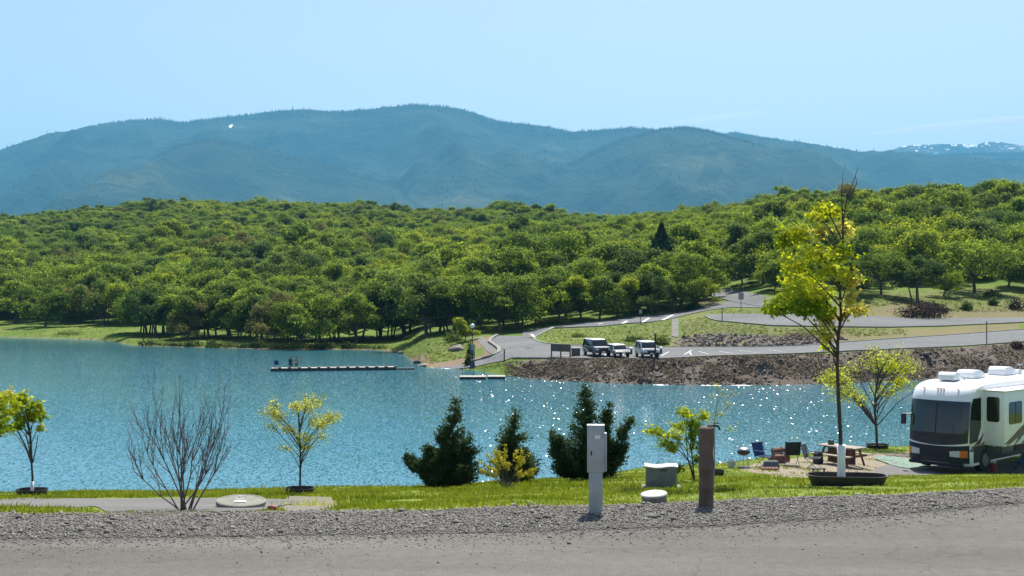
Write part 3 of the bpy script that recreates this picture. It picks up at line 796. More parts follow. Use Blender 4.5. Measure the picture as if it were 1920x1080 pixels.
lot_up = far_strip('upper_car_park', [(1324, 594), (1332, 598), (1345, 601.5), (1360, 603), (1452, 611), (1559, 613), (1665, 614), (1771, 611.5), (1920, 604.5), (2300, 592)],
                   [(1324, 592), (1332, 590), (1345, 589.5), (1440, 589), (1500, 587), (1580, 588), (1629, 592), (1700, 597), (1806, 597), (1920, 595.6), (2300, 584)], 0.06, M['asphalt_far'], 'upper grey car park above the stone slope')
far_strip('road_junction', [(1436, 579), (1446, 590), (1500, 588.5), (1580, 589.5), (1620, 592.5)], [(1436, 557.5), (1446, 560), (1500, 571), (1580, 584), (1620, 591)], 0.12, M['asphalt_far'], 'grey junction between upper road and upper car park')
far_strip('hill_road', [(1300, 552), (1318, 553), (1340, 558), (1371, 566), (1436, 578)], [(1300, 539), (1318, 539.5), (1357, 541.5), (1389, 546), (1436, 556)], 0.14, M['asphalt_far'], 'grey road climbing into the wood')
far_strip('island_path', [(1260, 632), (1268, 633), (1273, 633)], [(1260, 599), (1268, 598), (1273, 597)], 0.10, M['sidewalk'], 'pale path crossing the grass island', 1.5, 12)

def far_line(name, pts, w, h, off, m, parent=None):
    """kerb or painted line draped along pixel points"""
    pts = np.array(pts, float)
    seg = np.concatenate([[0], np.cumsum(np.hypot(np.diff(pts[:, 0]), np.diff(pts[:, 1])))])
    t = np.linspace(0, seg[-1], max(2, int(seg[-1] / 5) + 1))
    q = np.array([far_hit(np.interp(k, seg, pts[:, 0]), np.interp(k, seg, pts[:, 1])) for k in t])
    V = []; Fs = []
    for i in range(len(q)):
        tg = q[min(i + 1, len(q) - 1)] - q[max(i - 1, 0)]; tg[2] = 0; tg /= max(np.linalg.norm(tg), 1e-6)
        s_ = np.array([-tg[1], tg[0], 0]) * w / 2
        b0 = q[i] + (0, 0, off)
        V += [b0 - s_, b0 + s_, b0 + s_ + (0, 0, h), b0 - s_ + (0, 0, h)]
    for i in range(len(q) - 1):
        a = i * 4
        for k in range(4):
            Fs.append((a + k, a + (k + 1) % 4, a + 4 + (k + 1) % 4, a + 4 + k))
    Fs += [(3, 2, 1, 0), tuple(len(V) - 4 + k for k in range(4))]
    mb = MB(); mb.add(V, Fs)
    o = mb.build(name, m, parent)
    if parent is None: tag(o, kind='structure')
    return o
far_line('kerb', [(868, 684), (889, 678.5), (921, 670), (936, 661.5), (936, 655), (926, 648), (917, 642), (922, 635.5), (932, 630)], 0.45, 0.28, 0, M['concrete_dark'])['label'] = 'dark kerb curving round the boat ramp'
far_line('kerb', [(962, 672.5), (1000, 672.5), (1100, 673.5), (1240, 673.5), (1346, 668.5), (1488, 664.5), (1594, 659), (1700, 654.5), (1806, 650), (1920, 641.5), (2200, 626)], 0.3, 0.15, 0, M['concrete_dark'])['label'] = 'low dark kerb along the lake side of the lower car park'
far_line('kerb', [(1000, 634), (1003, 638), (1012, 642.5), (1025, 645.2), (1070, 648), (1240, 651.8), (1417, 651.8), (1509, 648.8), (1594, 641.8), (1700, 634.3), (1806, 627.2), (1920, 618.3), (2200, 605)], 0.3, 0.15, 0, M['concrete_dark'])['label'] = 'low dark kerb below the grass island'
far_line('kerb', [(1324, 593.5), (1332, 598.5), (1345, 602), (1360, 603.4), (1452, 611.4), (1559, 613.4), (1665, 614.4), (1771, 612), (1920, 605)], 0.3, 0.15, 0, M['concrete'])['label'] = 'pale kerb round the end of the upper car park'
far_line('kerb', [(1001, 633.5), (1008, 630), (1035, 616.5), (1075, 614.5), (1125, 613), (1175, 607.5), (1225, 604.5)], 0.3, 0.15, 0, M['concrete'])['label'] = 'pale kerb along the upper side of the grass island'
for seg in ([(986, 653.5), (1000, 653)], ):
    far_line('road_marking', seg, 0.9, 0.01, 0.09, M['paint_line'], lot_low)
for a in ((1283, 666.5, 1297, 658), (1240, 669, 1254, 661), (1296, 667, 1292, 660), (1310, 660.5, 1330, 666), (1346, 660, 1376, 665), (1385, 658.5, 1425, 664), (1440, 657, 1466, 661), (1160, 671, 1176, 662), (1128, 671, 1138, 665), (1200, 670, 1214, 663), (1025, 671, 1068, 668.6)):
    far_line('stall_line', [a[:2], a[2:]], 0.16 if a[0] != 1025 else 0.5, 0.01, 0.09, M['paint_line'], lot_low)
for a in ((1064, 609.5, 1080, 608), (1121, 609, 1131, 607.5), (1166, 608.5, 1176, 603), (1204, 606, 1217, 597.5), (1242, 601.5, 1262, 591.5), (1003, 634, 996, 628), (1032, 617.5, 1038, 615)):
    far_line('road_marking', [a[:2], a[2:]], 0.45, 0.01, 0.11, M['paint_line'], road_up)

# ================================================================== mountains
def mountain(name, ridge, d0, front, back, base, m, label, seed, gully=0.32, nv=90, step=7.0, trees=0, th=(11, 23)):
    f = tab(ridge)
    p0, p1 = ridge[0][0], ridge[-1][0]
    pp = np.arange(p0, p1 + 1, step)
    X = (pp - CX) / F * d0
    zr = CAMZ - (f(pp) - CY) / F * d0 + 14 * fbm(X * .004, X * 0, seed, 3)
    vs = np.concatenate([np.linspace(0, 1, nv), 1 + np.linspace(0.04, 1, 16)])
    def height(x, v, zr_):
        d = np.where(v <= 1, d0 - front * (1 - v), d0 + back * (v - 1))
        w = np.where(v <= 1, v, 2 - v)
        prof = w ** 1.15
        g = fbm(x * .0009 + 0.25 * fbm(x * .0006, d * .0006, seed + 3), d * .00045, seed, 5, True)
        k = np.clip((1 - w) * 4.0, 0, 1) * np.clip(w * 3, 0, 1)
        g2 = fbm(x * .004, d * .004, seed + 5, 4)
        return base + (zr_ - base) * (prof + gully * k * (g - 0.15)) + 26 * k * g2, d
    V = []
    for x, z0 in zip(X, zr):
        z, d = height(np.full(vs.shape, x), vs, z0)
        V.append(np.stack([np.full(vs.shape, x), d, z], 1))
    o = tag(obj(name, mesh_np(name, np.concatenate(V), grid_faces(len(pp), len(vs)), True), m), label, kind='structure')
    if trees:
        n = trees
        x = RNG.uniform(X[0], X[-1], n)
        v = np.where(RNG.random(n) < .70, RNG.uniform(.955, 1.02, n), RNG.uniform(.25, 1.0, n))
        z, d = height(x, v, np.interp(x, X, zr))
        h = RNG.uniform(th[0], th[1], n) * np.where(RNG.random(n) < .05, 1.4, 1); r = h * RNG.uniform(.16, .26, n)
        V = np.zeros((n, 5, 3))
        a0 = RNG.uniform(0, 6.28, n)
        for k in range(4):
            V[:, k] = np.stack([x + r * np.cos(a0 + k * 1.571), d + r * np.sin(a0 + k * 1.571), z - 5], 1)
        V[:, 4] = np.stack([x, d, z + h], 1)
        fo = np.array([(0, 1, 4), (1, 2, 4), (2, 3, 4), (3, 0, 4)])
        Fa = (fo[None] + (np.arange(n) * 5)[:, None, None]).reshape(-1, 3)
        tag(obj('conifer_forest', mesh_np('conifer_forest', V.reshape(-1, 3), Fa), M['conifer']), 'dark conifer forest covering the ' + label.split(' behind')[0], 'forest', kind='stuff')
    return o

MAIN = [(-900, 430), (-500, 380), (-250, 335), (0, 290), (50, 275), (100, 262), (150, 249), (200, 234), (240, 225), (300, 223), (335, 229), (400, 221), (450, 216), (500, 209), (550, 205), (620, 208), (690, 204), (770, 197), (830, 199), (870, 207), (920, 223), (960, 231), (1030, 237), (1070, 246), (1120, 244), (1180, 238), (1230, 244), (1330, 250), (1400, 256), (1450, 262), (1500, 272), (1550, 283), (1600, 289), (1700, 297), (1900, 300), (2300, 330), (2900, 420)]
main_ridge = mountain('mountain', MAIN, 9000, 3600, 2600, 60, M['mountain'], 'long blue forested mountain ridge', 11, trees=20000)
mountain('mountain', [(-300, 470), (60, 430), (200, 375), (260, 325), (300, 294), (340, 273), (380, 264), (410, 263), (450, 269), (520, 287), (600, 304), (700, 334), (800, 372), (900, 420), (1100, 480)], 7000, 2500, 1500, 60, M['mountain'], 'rounded dark forested hump below the ridge', 23, trees=7000, th=(9, 17))
mountain('mountain', [(800, 470), (900, 400), (980, 350), (1060, 310), (1120, 280), (1180, 256), (1240, 245), (1280, 240), (1330, 246), (1400, 264), (1460, 290), (1520, 318), (1600, 345), (1720, 376), (1900, 420), (2200, 480)], 7400, 2900, 1200, 60, M['mountain'], 'broad dark forested shoulder right of the ridge', 37, trees=9000, th=(10, 19))
mountain('mountain', [(1250, 330), (1340, 258), (1380, 249), (1420, 254), (1480, 268), (1560, 284), (1650, 288), (1750, 292), (1840, 288), (1920, 285), (2100, 270), (2500, 300), (2900, 330)], 10000, 3000, 1800, 60, M['mountain'], 'low blue ridge under the snowy peaks', 41, trees=9000)
mountain('mountain', [(1500, 330), (1620, 300), (1660, 284), (1690, 274), (1720, 272), (1760, 269), (1800, 270), (1830, 272), (1850, 266), (1880, 267), (1920, 275), (2000, 262), (2100, 280), (2400, 310), (2900, 360)], 12300, 2200, 2000, 60, M['mountain_snow'], 'distant blue peaks streaked with snow', 53, gully=0.3, trees=0)
# snow patch high on the ridge, lying on the slope
from mathutils.bvhtree import BVHTree
bv = BVHTree.FromPolygons([v.co[:] for v in main_ridge.data.vertices], [p.vertices[:] for p in main_ridge.data.polygons])
mb = MB(); top = []; low = []
for a, b in [(-2.5, -1), (-1, -2), (2.5, -3.5), (5, -3), (3, -1), (1.5, 1), (0, 3), (-1.5, 2), (-3, .5)]:
    dv = Vector((432 + a - CX, F, -(239 + b - CY))).normalized()
    h_, n_, i_, t_ = bv.ray_cast(Vector((0, 0, CAMZ)), dv)
    top.append(np.array(h_) + np.array(n_) * (8 if n_.z > 0 else -8)); low.append(np.array(h_) - (0, 0, 12))
mb.add(top + low, [tuple(range(9))] + [tuple(range(9, 18))[::-1]] + [(i, 9 + i, 9 + (i + 1) % 9, (i + 1) % 9) for i in range(9)])
tag(mb.build('snow_patch', M['snow']), 'small white snow patch high on the mountain ridge', kind='structure')

# thin cirrus streak low over the snowy peaks
def cirrus(name, p0, p1, d, thick, dens, label):
    a, b = P(*p0, d), P(*p1, d)
    bm = bmesh.new(); bmesh.ops.create_icosphere(bm, subdivisions=4, radius=1)
    me = bpy.data.meshes.new(name); bm.to_mesh(me); bm.free()
    m = bpy.data.materials.new(name); m.use_nodes = True; nt = m.node_tree; nt.nodes.clear()
    vs = nt.nodes.new('ShaderNodeVolumePrincipled'); vs.inputs['Density'].default_value = dens; vs.inputs['Color'].default_value = (1, 1, 1, 1); vs.inputs['Anisotropy'].default_value = 0.6
    ou = nt.nodes.new('ShaderNodeOutputMaterial'); nt.links.new(vs.outputs[0], ou.inputs['Volume'])
    o = obj(name, me, m)
    o.location = (a + b) / 2
    L_ = np.linalg.norm(b - a) / 2
    o.scale = (L_, thick * 2.2, thick)
    o.rotation_euler = (0, -math.atan2(b[2] - a[2], b[0] - a[0]), 0)
    return tag(o, label, kind='structure')
cirrus('cloud', (1630, 250), (2150, 205), 36000, 150, 0.0011, 'thin white cirrus streak above the snowy peaks')
cirrus('cloud', (1250, 232), (1440, 208), 36000, 110, 0.0005, 'faint wisp of cirrus above the ridge')

# the air between here and the mountains
mb = MB(); mb.box((0, 7800, 778), (27000, 16200, 1564))
hz = mb.build('haze', None)
hm = bpy.data.materials.new('haze'); hm.use_nodes = True; nt = hm.node_tree; nt.nodes.clear()
vs = nt.nodes.new('ShaderNodeVolumePrincipled')
vs.inputs['Color'].default_value = (0.17, 0.615, 1.0, 1)
vs.inputs['Density'].default_value = 0.000073
vs.inputs['Anisotropy'].default_value = 0.0
ou = nt.nodes.new('ShaderNodeOutputMaterial'); nt.links.new(vs.outputs[0], ou.inputs['Volume'])
hz.data.materials.append(hm)
tag(hz, 'blue haze in the air over the valley', 'haze', kind='stuff')

# ================================================================== trees of the far hillside
def leaf_quads(pos, nrm, size, rng=RNG, wob=.55):
    """one small four-cornered leaf spray per point, facing roughly along nrm"""
    n = len(pos)
    nrm = nrm + rng.normal(0, wob, (n, 3)); nrm /= np.linalg.norm(nrm, axis=1)[:, None] + 1e-9
    r = rng.normal(0, 1, (n, 3))
    u = np.cross(nrm, r); u /= np.linalg.norm(u, axis=1)[:, None] + 1e-9
    w = np.cross(nrm, u)
    s = np.asarray(size).reshape(-1, 1) * np.ones((n, 1))
    a = rng.uniform(.7, 1.3, (n, 1)); b = rng.uniform(.45, .9, (n, 1))
    V = np.stack([pos - u * s * a, pos - w * s * b + nrm * s * .2, pos + u * s * a * .9, pos + w * s * b + nrm * s * .2], 1)
    return V.reshape(-1, 3), np.arange(4 * n).reshape(-1, 4)

def oak_proto(seed, wide=1.0, height=1.0, nclump=22, nleaf=8600, trunk_h=0.13, open_=0.0, name='oak_tree', lm='oak_leaf', stems=1):
    """unit oak, about one unit tall; crown of uneven clumps on real limbs"""
    rng = np.random.default_rng(seed)
    cl = []; skew = rng.uniform(-.35, .35, 2)
    for i in range(nclump):
        a = rng.uniform(0, 6.28); rr = math.sqrt(rng.uniform(0.02, 1)) * 0.40 * wide
        zc = trunk_h + 0.08 + (0.92 - trunk_h - 0.12) * (rng.uniform(0, 1) ** .9) * (1 - 0.40 * (rr / (0.42 * wide)) ** 2)
        cl.append((rr * math.cos(a) + skew[0] * (zc - .5), rr * math.sin(a) + skew[1] * (zc - .5), zc + rng.normal(0, .025), rng.choice([.09, .13, .17, .22], p=[.25, .3, .3, .15])))
    cl = np.array(cl)
    tr = MB()
    for s in range(stems):
        ox, oy = (rng.uniform(-.10, .10, 2) if stems > 1 else (0, 0))
        lean = rng.uniform(-.06, .06, 2)
        top = np.array([ox + lean[0], oy + lean[1], trunk_h + .06])
        tr.tube([(ox, oy, -0.06), (ox + lean[0] * .3, oy + lean[1] * .3, trunk_h * .5), top], [.034 / stems ** .5, .026 / stems ** .5, .020 / stems ** .5], 6)
        for i in range(s, nclump, max(1, stems)):
            if i % 2 == 0 or i < 8:
                e = cl[i, :3]
                mid = (top + e) / 2 + np.array([0, 0, -0.03]) + rng.normal(0, .02, 3)
                tr.tube([top, mid, e], [.014, .010, .004], 4, cap=False)
    per = rng.multinomial(nleaf, cl[:, 3] ** 2 / (cl[:, 3] ** 2).sum())
    P_, N_ = [], []
    for (x, y, z, r), k in zip(cl, per):
        v = rng.normal(0, 1, (k, 3)); v /= np.linalg.norm(v, axis=1)[:, None]
        v[:, 2] = np.where(v[:, 2] < -0.35, -v[:, 2], v[:, 2])
        rad = r * (rng.uniform(0.25, 1, k) ** .45)[:, None] * (1 + .22 * rng.normal(0, 1, (k, 1)))
        P_.append(np.array([x, y, z]) + v * rad * np.array([1.1, 1.1, .88])); N_.append(v + np.array([0, 0, .35]))
    V, Fa = leaf_quads(np.concatenate(P_), np.concatenate(N_), rng.uniform(.013, .026, (nleaf, 1)), rng, .42)
    root = thing(name, 'oak', 'tree')
    tr.build('trunk', M['bark_grey'], root)
    obj('crown', mesh_np('crown', V, Fa), M[lm], root)
    return root

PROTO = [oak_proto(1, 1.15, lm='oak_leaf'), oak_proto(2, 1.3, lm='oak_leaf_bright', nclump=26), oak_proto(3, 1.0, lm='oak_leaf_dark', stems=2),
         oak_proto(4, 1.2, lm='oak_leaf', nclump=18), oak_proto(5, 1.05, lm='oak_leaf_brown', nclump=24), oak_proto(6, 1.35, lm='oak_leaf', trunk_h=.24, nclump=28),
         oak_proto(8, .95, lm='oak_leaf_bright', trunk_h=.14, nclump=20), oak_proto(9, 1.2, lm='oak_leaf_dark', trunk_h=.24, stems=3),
         oak_proto(12, .72, lm='oak_leaf_bright', trunk_h=.12, nclump=22, stems=2), oak_proto(15, 1.5, lm='oak_leaf', trunk_h=.10, nclump=16)]
used = [False] * len(PROTO)

def put_tree(k, x, y, h, label, group, rz=None, zs=1.0):
    z = far_z(x, y)
    o = PROTO[k] if not used[k] else copy_tree(PROTO[k])
    used[k] = True
    o.location = (x, y, z - 0.02 * h); o.rotation_euler = (0, 0, RNG.uniform(0, 6.28) if rz is None else rz)
    o.scale = (h, h, h * zs)
    o['label'] = label; o['category'] = 'tree'
    if group: o['group'] = group
    elif 'group' in o: del o['group']
    return o

# trees one can tell apart, placed by the foot of their trunk (pixel, row, height in px, kind, label)
NEAR = [
 (28, 606, 78, 0, 'leafy oak at the left end of the grassy shore'), (85, 613, 74, 3, 'small round oak with bare trunk on the left lawn near the water'), (118, 603, 70, 5, 'bushy oak behind the small round oak'),
 (152, 605, 62, 4, 'brownish oak on the lawn beside the double-trunked dark oak'), (196, 609, 80, 7, 'dark oak with two or three slim trunks on the shore lawn'),
 (262, 616, 78, 2, 'dark oak at the left edge of the shoreline grove'), (290, 620, 84, 7, 'dark many-stemmed oak in the shoreline grove'), (322, 618, 88, 3, 'oak with pale crown inside the shoreline grove'),
 (352, 626, 66, 4, 'dull olive oak leaning over the shore grass'), (392, 622, 84, 2, 'dense dark oak in the shaded shoreline grove'), (432, 618, 100, 2, 'tall dark oak behind the shaded shore grass'),
 (470, 622, 92, 0, 'spreading oak above the shaded shore grass'), (512, 634, 88, 4, 'olive brown oak close to the water'), (566, 640, 96, 3, 'drooping green oak over the shore opposite the floating dock'),
 (600, 622, 100, 0, 'green oak behind the thin dead-looking tree'), (668, 632, 92, 0, 'green oak beside the thin-trunked reddish tree'), (712, 622, 108, 5, 'broad oak above the shaded bay'),
 (757, 616, 118, 2, 'tall very dark oak above the bay'), (800, 622, 104, 7, 'dark oak casting deep shade by the bay'), (838, 616, 100, 2, 'dark leafy oak behind the grassy mound'),
 (872, 640, 42, 6, 'small bright young tree on the grassy mound'), (900, 618, 96, 0, 'oak behind the start of the shore path'), (938, 622, 100, 3, 'oak overhanging the loop road'), (975, 616, 98, 7, 'dark-trunked oak at the bend of the loop road'),
 (1012, 610, 100, 1, 'bright green oak behind the road bend'), (1052, 606, 92, 6, 'yellow green oak beside the upper road'), (1090, 602, 90, 3, 'oak at the roadside behind the grass island'),
 (1124, 600, 84, 0, 'oak with thick dark trunk by the roadside globe lamp'), (1158, 596, 78, 6, 'light green roadside oak beside the sign post'), (1192, 590, 84, 2, 'dark rounded oak above the upper road'),
 (1228, 587, 82, 7, 'oak with slim trunks by the upper road'), (1262, 584, 70, 5, 'oak at the roadside left of the fork'), (1304, 576, 72, 1, 'bright oak standing at the road fork'),
 (1392, 534, 66, 0, 'rounded oak behind the hill road'), (1452, 546, 70, 3, 'oak above the road junction'), (1500, 548, 74, 5, 'oak standing behind the big young maple'),
 (1600, 556, 72, 0, 'oak on the bank above the upper car park'), (1652, 552, 84, 5, 'oak with open lower limbs on the bank'), (1714, 566, 92, 9, 'spreading oak with several trunks on the dry brown bank'),
 (1768, 556, 60, 1, 'low bright oak on the dry bank'), (1828, 548, 104, 5, 'big wide oak with forked trunk on the hillside meadow'), (1890, 540, 84, 0, 'oak at the right end of the hillside meadow'),
 (1945, 545, 80, 3, 'oak beyond the hillside meadow'),
]
rg = np.random.default_rng(77)
GROVE = ['shaded oak in the dark grove along the shore, %s' % w for w in ('behind the drooping green oak', 'between the grove and the bay', 'close to the bay water', 'under the tall dark oak', 'beside the thin reddish tree', 'at the back of the shore lawn')]
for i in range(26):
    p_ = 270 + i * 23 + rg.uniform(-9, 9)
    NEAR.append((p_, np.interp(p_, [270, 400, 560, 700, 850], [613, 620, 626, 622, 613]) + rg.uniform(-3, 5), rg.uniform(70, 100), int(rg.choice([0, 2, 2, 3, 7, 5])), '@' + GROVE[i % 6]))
NEAR = [(a, b + (np.interp(a, [240, 270, 700, 850, 900], [0, 11, 12, 6, 0]) if 250 < a < 865 and c > 50 else 0), c, e, f) for a, b, c, e, f in NEAR]
near_xy = []
for px, row, hp, k, lab in NEAR:
    q = far_hit(px, row, 150)
    if k == 9: k = 7
    h = hp * q[1] / F * (1.15 if px < 1000 else 1.05)
    put_tree(k, q[0], q[1], h, lab.lstrip('@'), 'shaded oaks of the shoreline grove' if lab[0] == '@' else None)
    near_xy.append((q[0], q[1], h * .42))
near_xy = np.array(near_xy)

# the wood itself: scattered over the hillside behind the front row
_front = tab([(-900, 604), (0, 601), (150, 596), (230, 606), (400, 612), (500, 620), (640, 612), (740, 611), (830, 607), (900, 612), (960, 609), (1010, 605), (1075, 600), (1125, 594), (1175, 587), (1240, 580), (1300, 572), (1318, 536), (1380, 538), (1440, 544), (1520, 545), (1650, 538), (1700, 545), (1800, 530), (1920, 530), (2900, 530)])
fcache_px = np.arange(-300, 2231, 20.0); fcache = np.array([far_hit(p, float(_front(p)), 150)[1] for p in fcache_px])
cand = 90000
px = RNG.uniform(-260, 2190, cand); d = np.sqrt(RNG.uniform(200 ** 2, 900 ** 2, cand))
x = (px - CX) / F * d
ok = d > np.interp(px, fcache_px, fcache)
crest = np.array([np.interp(px, TK, TD[:, 10])])[0]
ok &= d < crest + 45
px, d, x = px[ok], d[ok], x[ok]
cell = {}; sel = []
for i in range(len(x)):
    right = px[i] > 1480
    sp = (5.6 + 2.4 * vnoise(x[i] * .02, d[i] * .02, 8)) * (1.12 if right else 1.0) * (1.0 if d[i] < 350 else .86)
    if right and d[i] < 232 and vnoise(x[i] * .035, d[i] * .035, 91) < -0.05: continue
    if 1205 < px[i] < 1275 and 212 < d[i] < 262: continue          # the fir stands clear of the oaks
    gx, gy = int(x[i] // 8), int(d[i] // 8); bad = False
    for ax in (-1, 0, 1):
        for ay in (-1, 0, 1):
            for j in cell.get((gx + ax, gy + ay), ()):
                if (x[i] - x[j]) ** 2 + (d[i] - d[j]) ** 2 < sp * sp: bad = True; break
            if bad: break
        if bad: break
    if not bad and np.min((near_xy[:, 0] - x[i]) ** 2 + (near_xy[:, 1] - d[i]) ** 2) < 9: bad = True
    if not bad:
        cell.setdefault((gx, gy), []).append(i); sel.append(i)
sel = np.array(sel)
x, d, px = x[sel], d[sel], px[sel]
z = np.array([far_z(a, b) for a, b in zip(x, d)])
hn = vnoise(x * .018, d * .018, 3)
h = RNG.uniform(6.6, 12.2, len(x)) * (1 + .5 * hn) * np.where(RNG.random(len(x)) < .06, 1.25, 1) * np.interp(d, [300, 600], [1.0, .80])
kind = RNG.choice(10, len(x), p=[.18, .13, .11, .16, .03, .12, .09, .06, .06, .06])
hue = vnoise(x * .012, d * .012, 60)
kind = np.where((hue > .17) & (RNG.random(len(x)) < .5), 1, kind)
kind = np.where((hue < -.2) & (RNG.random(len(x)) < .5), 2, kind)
order = np.argsort(d / h)
vis = [i for i in order if -20 < px[i] < 1940][:200]
WOODLAB = {0: 'mid green oak in the front of the hillside wood', 1: 'bright yellow green oak in the front of the hillside wood', 2: 'dark green oak in the front of the hillside wood',
           3: 'rounded mid green oak in the front of the hillside wood', 4: 'brownish olive oak in the front of the hillside wood', 5: 'wide flat-topped green oak in the front of the hillside wood',
           6: 'narrow bright green oak in the front of the hillside wood', 7: 'dark many-stemmed oak in the front of the hillside wood', 8: 'slim upright light green oak in the front of the hillside wood', 9: 'low broad green oak in the front of the hillside wood'}
ZONE = [(250, 'above the left lawn'), (560, 'behind the shoreline grove'), (880, 'behind the bay and the grassy mound'), (1080, 'behind the bend of the loop road'), (1320, 'behind the upper road'), (1560, 'above the road junction'), (3000, 'above the upper car park')]
for i in vis:
    zn = next(w for lim, w in ZONE if px[i] < lim)
    lb = WOODLAB[int(kind[i])].replace('in the front of the hillside wood', 'in the hillside wood ' + zn)
    put_tree(int(kind[i]), x[i], d[i], h[i], lb, 'wood ' + zn + ': ' + lb.split(' oak')[0] + ' oaks', zs=RNG.uniform(.85, 1.1))
rest = np.setdiff1d(np.arange(len(x)), np.array(vis))

def forest_nodes(protos):
    """instances of the tree meshes on points carrying kind, size and turn"""
    ng = bpy.data.node_groups.new('forest', 'GeometryNodeTree')
    ng.interface.new_socket('Geometry', in_out='INPUT', socket_type='NodeSocketGeometry')
    ng.interface.new_socket('Geometry', in_out='OUTPUT', socket_type='NodeSocketGeometry')
    N, L = ng.nodes.new, ng.links.new
    gi, go = N('NodeGroupInput'), N('NodeGroupOutput')
    jn = N('GeometryNodeJoinGeometry')
    for k, pr in enumerate(protos):
        kd = N('GeometryNodeInputNamedAttribute'); kd.data_type = 'INT'; kd.inputs['Name'].default_value = 'kind'
        cp = N('FunctionNodeCompare'); cp.data_type = 'INT'; cp.operation = 'EQUAL'
        L(kd.outputs['Attribute'], cp.inputs[2]); cp.inputs[3].default_value = k
        io = N('GeometryNodeInstanceOnPoints')
        L(gi.outputs[0], io.inputs['Points']); L(cp.outputs[0], io.inputs['Selection'])
        j2 = N('GeometryNodeJoinGeometry')
        for ch in pr.children:
            oi = N('GeometryNodeObjectInfo'); oi.transform_space = 'ORIGINAL'; oi.inputs['Object'].default_value = ch
            L(oi.outputs['Geometry'], j2.inputs[0])
        gti = N('GeometryNodeGeometryToInstance'); L(j2.outputs[0], gti.inputs[0])
        L(gti.outputs[0], io.inputs['Instance'])
        sz = N('GeometryNodeInputNamedAttribute'); sz.data_type = 'FLOAT_VECTOR'; sz.inputs['Name'].default_value = 'size'
        rt = N('GeometryNodeInputNamedAttribute'); rt.data_type = 'FLOAT_VECTOR'; rt.inputs['Name'].default_value = 'turn'
        L(sz.outputs['Attribute'], io.inputs['Scale']); L(rt.outputs['Attribute'], io.inputs['Rotation'])
        L(io.outputs[0], jn.inputs[0])
    L(jn.outputs[0], go.inputs[0])
    return ng
me = bpy.data.meshes.new('oak_wood')
pts = np.stack([x[rest], d[rest], z[rest] - .15], 1).astype(np.float32)
me.vertices.add(len(pts)); me.vertices.foreach_set('co', pts.ravel())
a = me.attributes.new('kind', 'INT', 'POINT'); a.data.foreach_set('value', kind[rest].astype(np.int32))
a = me.attributes.new('size', 'FLOAT_VECTOR', 'POINT'); hh = h[rest]
a.data.foreach_set('vector', np.stack([hh, hh, hh * RNG.uniform(.85, 1.1, len(hh))], 1).astype(np.float32).ravel())
a = me.attributes.new('turn', 'FLOAT_VECTOR', 'POINT')
a.data.foreach_set('vector', np.stack([0 * hh, 0 * hh, RNG.uniform(0, 6.28, len(hh))], 1).astype(np.float32).ravel())
wood = obj('oak_wood', me)
md = wood.modifiers.new('trees', 'NODES'); md.node_group = forest_nodes(PROTO)
tag(wood, 'dense green oak wood covering the hillside behind the lake', 'wood', kind='stuff')
print('forest instances', len(rest))

# dark fir standing over the wood, and other conifers
def fir(name, label, loc, h, w, seed, n=2600):
    rng = np.random.default_rng(seed)
    t = thing(name, label, 'tree', loc)
    tr = MB(); tr.tube([(0, 0, -.4), (0, 0, h * .5), (0, 0, h * .98)], [h * .022, h * .013, h * .003], 6)
    tr.build('trunk', M['bark'], t)
    u = rng.uniform(0, 1, n) ** .8; zz = h * (1 - u * .9); rr = w * .5 * u * (0.55 + .45 * np.abs(np.sin(zz * 3 + rng.normal(0, .2, n)))) * rng.uniform(.3, 1, n) ** .5
    a = rng.uniform(0, 6.28, n)
    p = np.stack([rr * np.cos(a), rr * np.sin(a), zz - rr * .25], 1)
    V, Fa = leaf_quads(p, np.stack([np.cos(a), np.sin(a), .5 + 0 * a], 1), rng.uniform(.02, .045, (n, 1)) * h, rng)
    obj('crown', mesh_np('crown', V, Fa), M['cedar_leaf'], t)
    return t
q = far_hit(1240, 556, 200)
fir('fir_tree', 'tall dark fir rising above the oak wood', q, 136 * q[1] / F, 150 * q[1] / F, 4, 8000)
# the thin reddish tree by the shore, seen against the lawn

# ================================================================== near trees and shrubs
def maple_leaf_fan(pos, nrm, size, rng, lobes=5):
    """five-lobed leaves as little fans"""
    n = len(pos)
    nrm = nrm + rng.normal(0, .5, (n, 3)); nrm /= np.linalg.norm(nrm, axis=1)[:, None] + 1e-9
    r = rng.normal(0, 1, (n, 3)); u = np.cross(nrm, r); u /= np.linalg.norm(u, axis=1)[:, None] + 1e-9
    w = np.cross(nrm, u)
    s = np.asarray(size).reshape(-1, 1)
    ang = np.array([-2.2, -1.6, -1.1, -.55, 0, .55, 1.1, 1.6, 2.2]); rad = np.array([.55, .38, .85, .45, 1.0, .45, .85, .38, .55])
    V = [pos - u * s * .25]
    for a, q in zip(ang, rad):
        V.append(pos + (u * math.cos(a) + w * math.sin(a)) * s * q - nrm * s * .25 * (q ** 2))
    V = np.stack(V, 1)
    fo = np.array([(0, k, k + 1) for k in range(1, 9)])
    Fa = (fo[None] + (np.arange(n) * 10)[:, None, None]).reshape(-1, 3)
    return V.reshape(-1, 3), Fa

